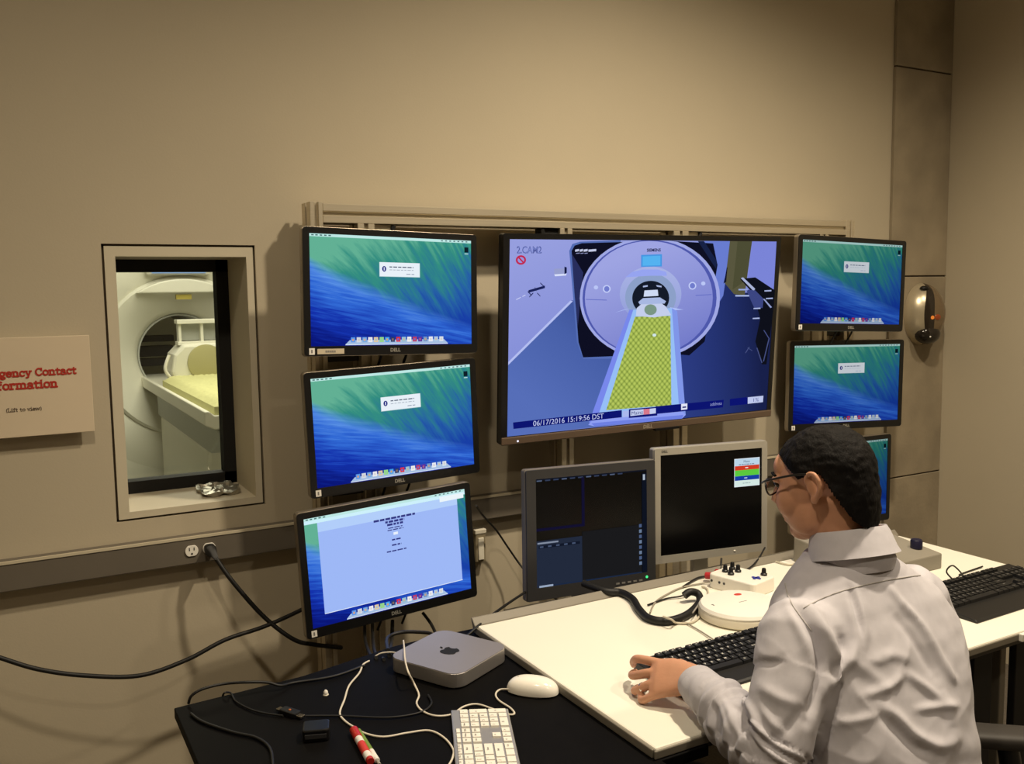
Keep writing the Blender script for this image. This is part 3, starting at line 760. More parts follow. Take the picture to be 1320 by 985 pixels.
def wide_monitor(M, label, k, content='desktop', sticker=False, W=.511, H=.338):
    t = thing('widescreen_monitor', label=label, cat='monitor', group='widescreen monitors on the frame', M=M)
    il, ir, it, ib = .0175, .0175, .017, .026
    SW, SH = W-il-ir, H-it-ib
    m = MB(); bezel_ring(m, W, H, .010, il, ir, it, ib, 0, .012); m.build('bezel', M_BLACK, t, smooth=35)
    m = MB(); m.prism(rrect(W+.003, H+.003, .011), .004, .026, 'y'); m.build('rim', M_RIM, t, bevel=.002)
    m = MB(); m.loft([((0, .024, 0), (W*.46, 0, 0), (0, 0, H*.44)), ((0, .036, 0), (W*.40, 0, 0), (0, 0, H*.36)), ((0, .048, 0), (W*.22, 0, 0), (0, 0, H*.24))], 32, e=5); m.build('back_housing', M_BLACK, t, smooth=40)
    m = MB(); m.box((-.055, .046, -.055), (.055, .056, .055)); m.build('mount_plate', M_STEEL, t, bevel=.002)
    m = MB(); m.cyl((0, .05, 0), (-.03, .10, 0), .018); m.build('mount_arm', M_STEEL, t, smooth=40)
    scr = screen_plane(SW, SH, wave_wallpaper(k), t)
    scr.location = ((il-ir)/2, .0022, (ib-it)/2)
    if content == 'desktop': desktop_overlay(scr, SW, SH, k)
    else:
        p = Paint(SW, SH); p.layer = 3
        p.rect(0, .945, 1, .975, (205, 240, 250), k)
        p.rect(.075, .11, .945, .945, (158, 184, 246), k)
        p.poly([(.075, .86), (.945, .86), (.945, .945), (.075, .945)], (178, 206, 250), k)
        p.rect(.83, .915, .99, .965, (235, 245, 250), k)
        for i, (v, w, h) in enumerate(((.855, .26, .020), (.825, .12, .020), (.797, .10, .020), (.765, .09, .009), (.745, .10, .009), (.65, .055, .014), (.600, .06, .014), (.545, .13, .012))):
            p.words(.535, v, w, h, (52, 56, 128), 20+i)
        p.rect(.52, .695, .548, .72, (232, 240, 252), k)
        p.rect(.075, .108, .945, .114, (225, 236, 250), k)
        p.build('browser_page', scr); desktop_overlay(scr, SW, SH, k, dialog=False, icon=False)
    m = MB(); text_mb(m, 'DELL', .0135, frameT((0.0, -.0005, -H/2+ib*.48), (1, 0, 0), (0, 0, 1)), thick=.03); m.build('brand_lettering', mat('silver_print', (170, 168, 160), .4, metal=.5), t)
    m = MB(); m.box((-W/2+.012, -.0008, -H/2+.004), (-W/2+.027, .0, -H/2+.021)); st = m.build('sticker', M_MARK, t)
    m = MB(); m.box((-W/2+.017, -.0012, -H/2+.008), (-W/2+.021, -.0007, -H/2+.017)); m.build('sticker_mark', M_GMARK, st)
    if sticker:
        m = MB(); m.box((-W/2+.034, -.0008, -H/2+.005), (-W/2+.108, .0, -H/2+.019)); st = m.build('name_strip', mat('label_tape', (196, 184, 160), .6), t)
        m = MB()
        for i in range(8): m.box((-W/2+.056+i*.0036, -.0012, -H/2+.009), (-W/2+.0585+i*.0036, -.0007, -H/2+.0145))
        m.build('strip_print', M_GMARK, st)
    for xx in (-.02, .055):
        m = MB(); m.tube(spline([(xx, .045, -H/2+.05), (xx, .05, -H/2-.0), (xx-.012, .07, -H/2-.05)], 5), .0035, 6)
        m.build('cord', M_RUBBER, t, smooth=60)
    return t
wide_monitor(pose((.953, 2.358, -.007), 1.06, 1.57, -1.6), 'top monitor of the left column, with a labelled strip under its screen', 1.0, sticker=True)
wide_monitor(pose((.951, 2.363, -.375), 1.2, .07, 1.66), 'middle monitor of the left column, above the white web page screen', 1.0)
wide_monitor(pose((.905, 2.308, -.731), 1.99, 1.23, 2.54), 'lowest monitor of the left column, showing a pale blue web page', 1.0, content='page')
wide_monitor(pose((2.722, 2.317, -.002), -5.2, .79, -2.18), 'top monitor of the right column, beside the oval wall device', .62)
wide_monitor(pose((2.809, 2.405, -.382), -11.6, .49, -.91), 'middle monitor of the right column, just above the man\'s head', .62)
wide_monitor(pose((2.751, 2.363, -.749), -1.3, .7, -.77), 'lowest monitor of the right column, mostly hidden behind the man\'s head', .42)
# ================================================================== large wall television
TW, TH = 1.08, .632
tv = thing('wall_television', label='large flat wall television showing the scanner room camera picture', cat='television', M=pose((1.834, 2.36, -.152), -1.2, -3.9, .3))
til, tir, tit, tib = .021, .019, .017, .026
TSW, TSH = TW-til-tir, TH-tit-tib
m = MB(); bezel_ring(m, TW, TH, .006, til, tir, tit, tib, 0, .02); m.build('bezel', M_BLACK, tv, smooth=35)
m = MB(); m.prism(rrect(TW-.002, TH-.002, .006), .012, .035, 'y'); m.build('back_housing', M_BLACKM, tv, bevel=.004)
m = MB(); m.box((-TW/2, -.004, -TH/2), (TW/2, .004, -TH/2+.024)); m.build('chin', mat('brown_chin', (96, 80, 66), .35), tv, bevel=.003)
m = MB(); text_mb(m, 'DELL', .017, frameT((0, -.0046, -TH/2+.012), (1, 0, 0), (0, 0, 1)), thick=.02); m.build('brand_lettering', mat('pale_print', (170, 158, 140), .5), tv)
m = MB(); m.ell((-TW/2+.055, -.0045, -TH/2+.010), (.003, .002, .003)); m.build('power_lamp', emit((235, 235, 255), 1.5), tv)
m = MB(); m.box((.03, -.006, -TH/2-.006), (.13, .01, -TH/2+.003)); m.build('sensor_bar', M_BLACK, tv, bevel=.002)
for xx in (-.24, .24):
    m = MB(); m.box((xx-.03, .034, -.22), (xx+.03, .075, .22)); m.build('wall_bracket', M_STEEL, tv, bevel=.003)
scr = screen_plane(TSW, TSH, grad('picture_wall', (120, 132, 212), (150, 158, 222), (-.3, 0, 1), -.15, .40), tv); scr.location = ((til-tir)/2, .0022, (tib-tit)/2)
Q = homog([(658, 307), (1003, 309.5), (992.5, 530), (654, 563)])
def tvp(pts): return [(min(1, max(0, a)), min(1, max(0, b))) for a, b in (Q(x, y) for x, y in pts)]
def circ(cx, cy, rx, ry, a0=0, a1=360, n=48):
    return [(cx+rx*math.cos(math.radians(a0+(a1-a0)*i/n)), cy+ry*math.sin(math.radians(a0+(a1-a0)*i/n))) for i in range(n)]
p = Paint(TSW, TSH); p.layer = 2
p.poly(tvp([(736, 386), (656, 467), (654, 563), (800, 548), (800, 386)]), grad('picture_floor_near', (86, 110, 184), (48, 64, 128), (.6, 0, .8), -.42, .05, (72, 96, 168)))
p.poly(tvp([(739, 387), (736, 386), (655, 466), (655, 470)]), (180, 190, 240))
p.poly(tvp([(900, 360), (930, 350), (948, 378), (1000, 372), (993, 530), (860, 546)]), grad('picture_floor_far', (46, 62, 134), (24, 32, 74), (1, 0, .15), .08, .46, (36, 50, 112)))
p.poly(tvp([(905, 309), (944, 309), (934, 380), (928, 390)]), (104, 124, 208))
p.poly(tvp([(942, 309), (971, 309), (962, 380), (948, 378), (936, 364)]), (88, 86, 62))
p.poly(tvp([(952, 309), (971, 309), (964, 360), (946, 372)]), (76, 76, 52))
p.poly(tvp([(971, 309), (1003, 309), (1001, 400), (975, 372), (966, 356)]), (122, 132, 215))
p.build('room_view', scr)
p = Paint(TSW, TSH); p.layer = 12
p.poly(tvp([(734, 322), (738, 313), (748, 310), (800, 307), (800, 462), (752, 462), (744, 440)]), (84, 108, 178))
p.poly(tvp([(737, 322), (741, 315), (750, 312), (860, 308), (920, 312), (926, 340), (910, 440), (890, 458), (868, 456), (752, 460), (746, 440)]), (14, 15, 34))
p.poly(tvp([(737, 325), (752, 350), (745, 420), (741, 380)]), (40, 46, 92))
p.poly(tvp([(900, 309), (908, 309), (925, 335), (924, 345)]), (24, 34, 70))
p.poly(tvp(circ(838.5, 383, 91, 79)), (160, 168, 228))
p.poly(tvp(circ(838, 383, 87, 75.5)), (78, 88, 172))
p.poly(tvp(circ(837, 383, 83, 74)), grad('picture_gantry', (112, 120, 200), (158, 164, 226), (-.35, 0, 1), -.12, .28))
p.poly(tvp(circ(839, 378, 40, 36)), grad('picture_flare', (138, 150, 212), (168, 178, 228), (0, 0, 1), .0, .2))
p.poly(tvp(circ(839, 382, 33, 31)), (140, 160, 200))
p.poly(tvp([(806, 356), (815, 349), (828, 346), (848, 346), (859, 349), (860, 354), (838, 354)]), (150, 164, 240))
p.poly(tvp([(804, 398), (792, 402), (814, 396)]), (176, 192, 248))
p.poly(tvp([(864, 395), (882, 398), (866, 399)]), (176, 192, 248))
p.poly(tvp(circ(839, 383, 24, 22.5)), (20, 26, 40))
for cx, cy in ((782, 371), (893, 367)):
    p.poly(tvp(circ(cx, cy, 5, 5)), (196, 206, 248)); p.poly(tvp(circ(cx, cy, 3.4, 3.6)), (112, 124, 205))
for cx, cy in ((768, 369), (907, 364)): p.poly(tvp(circ(cx, cy, 2.8, 2.6)), (186, 198, 246))
p.poly(tvp([(755, 384), (782, 385), (782, 386), (755, 385)]), (100, 110, 195)); p.poly(tvp([(897, 379), (918, 378), (918, 379), (897, 380)]), (100, 110, 195))
p.poly(tvp([(826, 327), (853, 326), (853, 342), (826, 342.5)]), (70, 150, 225)); p.poly(tvp([(828, 329), (851, 328), (851, 340.5), (828, 341)]), (84, 178, 240))
p.build('scanner_view', scr)
p = Paint(TSW, TSH); p.layer = 40
p.poly(tvp([(811, 398), (818, 398), (776, 545), (759, 545)]), (120, 136, 235))
p.poly(tvp([(816, 398), (866, 396), (872, 400), (884, 536), (768, 545)]), (150, 190, 246))
p.poly(tvp([(866, 396), (873, 400), (885, 536), (877, 536)]), (128, 150, 232))
p.poly(tvp([(758, 548), (764, 541), (880, 531), (885, 536), (880, 541), (766, 550)]), (142, 158, 242))
p.poly(tvp([(762, 546), (882, 536), (880, 541), (766, 550)]), (110, 128, 226))
p.build('table_view', scr)
# dimpled green pad: procedural dots
def pad_print():
    m = bpy.data.materials.new('dimpled_pad_print'); m.use_nodes = True; nt = m.node_tree; N = nt.nodes; L = nt.links
    N.remove(N['Principled BSDF'])
    tc = N.new('ShaderNodeTexCoord'); mp = N.new('ShaderNodeMapping'); mp.inputs['Rotation'].default_value = (0, math.radians(45), 0); mp.inputs['Scale'].default_value = (70, 70, 70)
    L.new(tc.outputs['Object'], mp.inputs[0])
    ck = N.new('ShaderNodeTexVoronoi'); ck.voronoi_dimensions = '3D'; ck.inputs['Randomness'].default_value = 0.0; ck.inputs['Scale'].default_value = 1.0
    L.new(mp.outputs[0], ck.inputs['Vector'])
    r = N.new('ShaderNodeValToRGB'); r.color_ramp.elements[0].position = .42; r.color_ramp.elements[0].color = lin((186, 204, 96)); r.color_ramp.elements[1].position = .80; r.color_ramp.elements[1].color = lin((112, 136, 52))
    L.new(ck.outputs['Distance'], r.inputs[0])
    e = N.new('ShaderNodeEmission'); L.new(r.outputs[0], e.inputs[0]); L.new(e.outputs[0], N['Material Output'].inputs[0])
    return m
p = Paint(TSW, TSH); p.layer = 50
p.poly(tvp([(818, 407), (864, 406), (866, 523), (781, 529)]), pad_print())
p.build('pad_view', scr)
p = Paint(TSW, TSH); p.layer = 52
p.poly(tvp([(819, 406), (820, 396), (828, 389), (850, 388), (858, 394), (865, 405), (842, 408)]), (196, 206, 236))
p.poly(tvp(circ(838, 398, 8, 7)), (122, 150, 132))
p.poly(tvp([(830, 373), (847, 372), (848, 380), (829, 381)]), (206, 218, 244))
p.poly(tvp([(822, 388), (828, 383), (850, 382), (858, 387), (856, 390), (824, 391)]), (168, 184, 226))
p.poly(tvp([(828, 367), (834, 366), (834, 368), (828, 369)]), (170, 185, 225)); p.poly(tvp([(845, 366), (852, 367), (852, 369), (846, 368)]), (170, 185, 225))
p.poly(tvp(circ(843, 431, 2.5, 2)), (210, 230, 235))
p.build('coil_view', scr)
p = Paint(TSW, TSH); p.layer = 60
# trolley on the right
p.poly(tvp([(954, 358), (974, 356), (1000, 373), (998, 400), (990, 470), (984, 470), (975, 440), (981, 410), (972, 378)]), (14, 16, 26))
p.poly(tvp([(955, 357), (972, 374), (974, 371), (958, 356)]), (170, 180, 215))
p.poly(tvp([(962, 372), (974, 373), (985, 384), (984, 396), (973, 396)]), (60, 70, 130))
p.poly(tvp([(948, 379), (966, 379), (966, 381), (948, 381)]), (165, 180, 225)); p.poly(tvp([(952, 371), (964, 371), (964, 373), (952, 373)]), (150, 165, 215))
for a in ((972, 396), (971, 409), (986, 373), (988, 383)): p.poly(tvp([a, (a[0]+9, a[1]-.5), (a[0]+9, a[1]+1.2), (a[0], a[1]+1.5)]), (170, 182, 225))
p.poly(tvp([(984, 384), (986, 384), (996, 395), (994, 396)]), (150, 162, 210))
for q in (((985, 425), (992, 436), (985, 466)), ((976, 448), (983, 468)), ((964, 448), (970, 452)), ((961, 455), (966, 447))):
    for (x0, y0), (x1, y1) in zip(q[:-1], q[1:]): p.poly(tvp([(x0, y0), (x0+1.3, y0), (x1+1.3, y1), (x1, y1)]), (70, 80, 130))
p.poly(tvp([(934, 355), (936, 343), (937, 343), (935.5, 362), (932, 364)]), (16, 18, 40))
p.build('trolley_view', scr); p = Paint(TSW, TSH); p.layer = 80
p.poly(tvp([(713, 345), (727, 344), (727, 352), (713, 353)]), (150, 158, 205)); p.poly(tvp([(713, 352), (729, 351), (728, 353.5), (714, 354.5)]), (215, 222, 250)); p.poly(tvp([(726, 342), (729, 343), (729, 350), (726, 352)]), (20, 26, 70))
p.build('camera_box_view', scr); p = Paint(TSW, TSH); p.layer = 84
for a, b, w in (((680, 374), (701, 368), 3.4), ((679, 374), (684, 379), 1.6), ((681, 381), (686, 376), 1.6), ((691, 376), (695, 380), 1.4), ((695, 363), (700, 368), 1.6), ((688, 369), (690, 373), 2)):
    p.poly(tvp([(a[0], a[1]-w/2), (b[0], b[1]-w/2), (b[0], b[1]+w/2), (a[0], a[1]+w/2)]), (26, 34, 88))
p.poly(tvp([(664, 384), (670, 381), (670, 382), (664, 385)]), (205, 212, 248)); p.poly(tvp([(672, 380), (676, 378), (676, 379), (672, 381)]), (205, 212, 248))
p.build('hook_view', scr)
NAVY = (12, 20, 112)
p = Paint(TSW, TSH); p.layer = 100
p.poly(tvp([(659.5, 543.5), (800, 528.5), (800, 538), (660, 552)]), NAVY); p.build('caption_bar', scr)
p = Paint(TSW, TSH); p.layer = 101
p.poly(tvp([(844, 524), (933, 516), (932, 526), (844, 534)]), NAVY); p.build('caption_bar', scr)
p = Paint(TSW, TSH); p.layer = 102
p.poly(tvp([(941, 515), (965, 512.5), (964, 522), (941, 524)]), NAVY); p.build('caption_bar', scr)
p = Paint(TSW, TSH); p.layer = 103
p.poly(tvp([(964.5, 513), (985, 511), (984.5, 519.5), (964.5, 521.5)]), (190, 200, 236)); p.build('caption_tag', scr)
p = Paint(TSW, TSH); p.layer = 104
p.poly(tvp([(801, 530), (809, 529), (809, 537), (801, 538)]), (170, 184, 238)); p.poly(tvp([(809, 527.5), (846, 524.5), (846, 536), (809, 539)]), NAVY)
p.poly(tvp([(811, 529), (828, 527.5), (828, 534.5), (811, 536.5)]), (196, 206, 238)); p.poly(tvp([(828, 527.5), (836, 527), (836, 534), (828, 534.7)]), (214, 120, 140)); p.poly(tvp([(836, 527), (844, 526.2), (844, 533), (836, 534)]), (196, 206, 238))
p.build('caption_tag', scr)
p = Paint(TSW, TSH); p.layer = 110
p.poly(tvp([(877, 521), (885, 520.3), (885, 528), (877, 529)]), (226, 230, 246)); p.poly(tvp([(878.5, 524.5), (883.5, 524), (883.5, 526), (878.5, 526.5)]), (40, 50, 120)); p.build('caption_tag', scr)
def tvtext(txt, x0, y0, x1, y1, hpx, col, thick=0.0, lay=114, nm='caption_text'):
    p = Paint(TSW, TSH); p.layer = lay
    (u0, v0), (u1, v1) = Q(x0, y0), Q(x1, y1)
    hv = abs(Q((x0+x1)/2, (y0+y1)/2-hpx/2)[1]-Q((x0+x1)/2, (y0+y1)/2+hpx/2)[1])
    # natural width of the string decides the horizontal squeeze
    key = (txt, 'CENTER', thick, 0.0)
    if key not in _glyph: text_mb(MB(), txt, 1, Matrix.Identity(4), thick=thick)
    xs = [v.x for v in _glyph[key][0]]; nat = (max(xs)-min(xs))*hv*TSH*1.35
    p.text(txt, (u0+u1)/2, (v0+v1)/2, hv, col, slope=(v1-v0)*TSH/((u1-u0)*TSW), thick=thick, sx=(u1-u0)*TSW/nat)
    p.build(nm, scr)
tvtext('06/17/2016 15:19:56 DST', 685, 545.5, 776, 536, 7, (190, 200, 240))
tvtext('2.CAM2', 664.5, 321, 696, 321, 9, (66, 74, 140), .02); tvtext('2.CAM2', 665.5, 321, 695, 321, 8, (132, 146, 220), -.012, lay=116)
tvtext('Mainz', 812, 533, 827, 531.5, 5, (30, 40, 120)); tvtext('address', 915, 522, 930, 520.5, 4.5, (150, 160, 215)); tvtext('1%', 971, 517, 978, 516.3, 5, (80, 90, 150))
tvtext('SIEMENS', 831, 321, 849, 320.7, 4, (24, 26, 70), .03)
p = Paint(TSW, TSH); p.layer = 36
for x0, x1 in ((741, 746), (747, 751), (752, 757), (758, 768)): p.poly(tvp([(x0, 320.2), (x1, 319.4), (x1, 322.2), (x0, 323)]), (196, 202, 230)); p.layer -= 1
for x0, x1 in ((742, 747), (748, 752), (753, 757)): p.poly(tvp([(x0, 324.6), (x1, 324.2), (x1, 325.2), (x0, 325.6)]), (140, 146, 190)); p.layer -= 1
p.build('panel_print', scr)
p = Paint(TSW, TSH); p.layer = 120
cu_, cv_ = Q(669.5, 333.5)
p.disc(cu_, cv_, .0165, .0235, (190, 40, 80)); p.disc(cu_, cv_, .0105, .0145, (150, 150, 222))
p.poly(tvp([(665.8, 330.8), (667.2, 329.5), (673.2, 335.8), (671.8, 337.2)]), (190, 40, 80))
p.build('no_entry_mark', scr)

# ================================================================== two square monitors on the desk
def square_monitor(M, W, H, label, body, front, content, foot_z):
    t = thing('square_monitor', label=label, cat='monitor', M=M)
    il = ir = .021; it = .021; ib = .024 if content != 'dark' else .022
    if content == 'dark': il = ir = .030; it = .026; ib = .036
    SW, SH = W-il-ir, H-it-ib
    m = MB(); bezel_ring(m, W, H, .006, il, ir, it, ib, 0, .014); m.build('bezel', front, t, smooth=35)
    m = MB(); m.prism(rrect(W+.004, H+.004, .008), .006, .030, 'y'); m.build('rim', body, t, bevel=.003)
    m = MB(); m.loft([((0, .028, 0), (W*.45, 0, 0), (0, 0, H*.44)), ((0, .050, 0), (W*.30, 0, 0), (0, 0, H*.32))], 32, e=5); m.build('back_housing', M_BLACKM, t, smooth=40)
    base = MB(); dark = mat('dark_screen', (8, 8, 9), .25, spec=.22)
    scr = screen_plane(SW, SH, dark, t); scr.location = ((il-ir)/2, .0022, (ib-it)/2)
    if content == 'dark':
        p = Paint(SW, SH); p.layer = 2
        p.rect(.0, .985, 1, 1, (18, 22, 34)); 
        for i in range(11): p.rect(.01+i*.072, .975, .055+i*.072, .987, (50, 60, 84) if i % 3 else (78, 90, 114)); p.layer -= 1
        p.layer += 1
        p.rect(.40, .52, .425, .98, (19, 17, 46)); p.rect(0, .52, .425, .545, (19, 17, 46))
        p.rect(0, .0, .40, .43, (34, 42, 60)); p.rect(.01, .40, .19, .415, (130, 140, 160)); p.rect(.02, .36, .38, .385, (18, 24, 40))
        for i in range(5): p.rect(.03+i*.07, .366, .06+i*.07, .380, (70, 84, 112)); p.layer -= 1
        p.layer += 1
        p.rect(.40, .0, .95, .47, (26, 26, 28))
        p.rect(.955, .0, 1, .97, (14, 19, 32)); p.rect(.965, .90, .985, .955, (168, 180, 196))
        for i in range(8): p.rect(.925, .08+i*.052, .95, .112+i*.052, (74, 92, 128) if i % 2 else (104, 122, 150)); p.layer -= 1
        p.layer += 1
        p.rect(.02, .0, .14, .018, (150, 165, 190)); p.rect(.14, .0, .95, .012, (26, 40, 66))
        p.build('scan_console', scr)
        m = MB(); m.ell((W/2-.032, -.0005, -H/2+.022), (.004, .002, .004)); m.build('power_lamp', emit((70, 235, 130), 1.6), t)
        m = MB()
        for i in range(5): m.box((W/2-.14+i*.02, -.0012, -H/2+.012), (W/2-.128+i*.02, 0, -H/2+.017))
        m.build('button', M_GMARK, t)
    else:
        p = Paint(SW, SH); p.layer = 2
        u0, u1 = .725, .975
        p.rect(u0-.004, .615, u1+.004, .905, (225, 232, 240))
        for a, b, c in ((.83, .90, (186, 212, 230)), (.785, .83, (206, 58, 34)), (.725, .785, (92, 200, 62)), (.68, .725, (24, 60, 160)), (.62, .68, (212, 232, 226))): p.rect(u0, a, u1, b, c)
        p.text('Menu', .845, .872, .026, (40, 60, 100)); p.words(.845, .843, .16, .009, (120, 130, 150), 9)
        p.rect(.83, .803, .86, .812, (240, 235, 230)); p.rect(.82, .698, .85, .707, (200, 215, 240)); p.words(.845, .65, .08, .008, (150, 170, 175), 8)
        p.build('colour_card', scr)
        m = MB(); text_mb(m, 'DELL', .010, frameT((-W/2+.035, -.0005, H/2-.010), (1, 0, 0), (0, 0, 1)), thick=.02); m.build('brand_lettering', M_CHAR, t)
        m = MB(); m.ell((W*.2, -.0005, -H/2+.012), (.004, .002, .003)); m.build('power_button', M_WHITEP, t)
    # stand, reaching down to the shelf in the monitor's own axes
    top = M.translation; drop = top.z-foot_z
    m = MB(); m.prism(rrect(.06, .024, .008), -drop+.014, -.02, 'z', T=Matrix.Translation((0, .075, 0))); m.build('stand_neck', body if content != 'dark' else M_CHAR, t, bevel=.003)
    m = MB(); m.cyl((0, .05, -.03), (0, .08, -.03), .03); m.build('hinge', M_CHAR, t, smooth=40)
    m = MB(); m.prism(rrect(.24, .17, .03), -drop, -drop+.014, 'z', T=Matrix.Translation((0, .055, 0))); m.build('stand_foot', body if content != 'dark' else M_CHAR, t, bevel=.004)
    return t
SHELF = .60
square_monitor(pose((1.463, 2.148, -.694), -3.5, 2.65, -1.27), .430, .370, 'dark grey square monitor with a green power light on the desk', mat('grey_rim', (112, 106, 98), .45), mat('graphite_front', (50, 50, 52), .45), 'dark', SHELF)
square_monitor(pose((1.930, 2.168, -.676), -7.0, 1.85, -.83), .420, .358, 'silver square monitor with a small coloured card on its black screen', M_SILV, M_SILV, 'card', SHELF)

# ================================================================== desks
WZ = .755; BZ = .735
wd_ = thing('white_desk', (1.6, 1.5, 0), 'white topped desk with grey edges where the man works', 'desk')
wx0, wx1, wy0, wy1 = .9825, 2.541, 1.249, 1.952
m = MB(); m.box((wx0, wy0, WZ-.018), (wx1, wy1, WZ)); m.build('desktop', M_WDESK, wd_, bevel=.004, world=True)
m = MB(); m.box((wx0-.006, wy0+.002, WZ-.019), (wx0, wy1, WZ-.002)); m.build('edge_band', M_DESKEDGE, wd_, bevel=.002, world=True)
m = MB(); m.box((wx0-.004, wy0-.005, WZ-.019), (wx1, wy0, WZ-.003)); m.build('edge_band', M_DESKEDGE, wd_, bevel=.002, world=True)
m = MB(); m.prism([(wy1, WZ-.018), (wy1+.008, WZ-.018), (wy1+.022, WZ+.014), (wy1+.017, WZ+.017), (wy1, WZ)], wx0-.006, wx1, 'x'); m.build('rear_lip', M_DESKEDGE, wd_, bevel=.002, world=True)
m = MB(); m.box((1.30, wy1+.06, SHELF-.022), (wx1, 2.40, SHELF)); m.build('rear_shelf', M_GREYT, wd_, bevel=.003, world=True)
m = MB(); m.box((1.15, wy0+.05, WZ-.065), (wx1-.05, wy0+.09, WZ-.018)); m.build('beam', M_STEEL, wd_, bevel=.003, world=True)
for xx in (1.16, 2.30):
    m = MB(); m.box((xx-.035, 1.63, .03), (xx+.035, 1.71, WZ-.018)); m.build('leg', M_STEEL, wd_, bevel=.006, world=True)
    m = MB(); m.box((xx-.035, 1.31, 0), (xx+.035, 1.97, .035)); m.build('foot', M_STEEL, wd_, bevel=.006, world=True)
m = MB(); m.box((2.054, wy0-.016, WZ-.019), (wx1, wy0-.0055, WZ)); m.build('front_strip', M_WDESK, wd_, bevel=.002, world=True)
for x0, x1, y0, y1, mt in ((2.02, 2.095, 1.33, 1.39, M_BLACKM), (2.127, 2.150, 1.33, 1.36, M_GREYT), (2.19, 2.50, 1.33, 1.35, M_BLACKM)):
    m = MB(); m.box((x0, y0, .04), (x1, y1, WZ-.018)); m.build('support', mt, wd_, bevel=.003, world=True)

bd = thing('black_desk', (.8, 1.6, 0), 'black topped desk holding the small silver computer', 'desk')
q0 = PZ(225, 912, BZ); q1 = PZ(250, 977, BZ); q2 = PZ(400, 868, BZ); q3 = PZ(512, 836, BZ)
by1 = 1.932
m = MB(); m.prism([(.266, .95), (.99, .95), (.99, 1.24), (1.10, 1.24), (1.10, 1.99), (.835, 1.99), (.777, 1.986), (.544, by1), (.266, by1-.018)], BZ-.022, BZ); m.build('desktop', M_BDESK, bd, bevel=.002, world=True)
for xx, yy in ((.32, 1.02), (.32, 1.84), (.94, 1.02), (1.05, 1.93)):
    m = MB(); m.box((xx-.025, yy-.025, 0), (xx+.025, yy+.025, BZ-.03)); m.build('leg', M_STEEL, bd, bevel=.003, world=True)

# ================================================================== keyboards
ROWS = [
 [('Esc', 1), (None, 1), ('F1', 1), ('F2', 1), ('F3', 1), ('F4', 1), (None, .5), ('F5', 1), ('F6', 1), ('F7', 1), ('F8', 1), (None, .5), ('F9', 1), ('F10', 1), ('F11', 1), ('F12', 1), (None, .25), ('', 1), ('', 1), ('', 1)],
 [(c, 1) for c in '`1234567890-=']+[('Back', 2), (None, .25), ('Ins', 1), ('Home', 1), ('PgUp', 1), (None, .25), ('Num', 1), ('/', 1), ('*', 1), ('-', 1)],
 [('Tab', 1.5)]+[(c, 1) for c in 'QWERTYUIOP[]']+[('\\', 1.5), (None, .25), ('Del', 1), ('End', 1), ('PgDn', 1), (None, .25), ('7', 1), ('8', 1), ('9', 1), ('+', 1)],
 [('Caps', 1.75)]+[(c, 1) for c in 'ASDFGHJKL;\'']+[('Enter', 2.25), (None, 3.5), ('4', 1), ('5', 1), ('6', 1)],
 [('Shift', 2.25)]+[(c, 1) for c in 'ZXCVBNM,./']+[('Shift', 2.75), (None, 1.25), ('^', 1), (None, 1.25), ('1', 1), ('2', 1), ('3', 1), ('En', 1)],
 [('Ctrl', 1.25), ('', 1.25), ('Alt', 1.25), ('', 6.25), ('Alt', 1.25), ('', 1.25), ('', 1.25), ('Ctrl', 1.25), (None, .25), ('<', 1), ('v', 1), ('>', 1), (None, .25), ('0', 2), ('.', 1)],
]
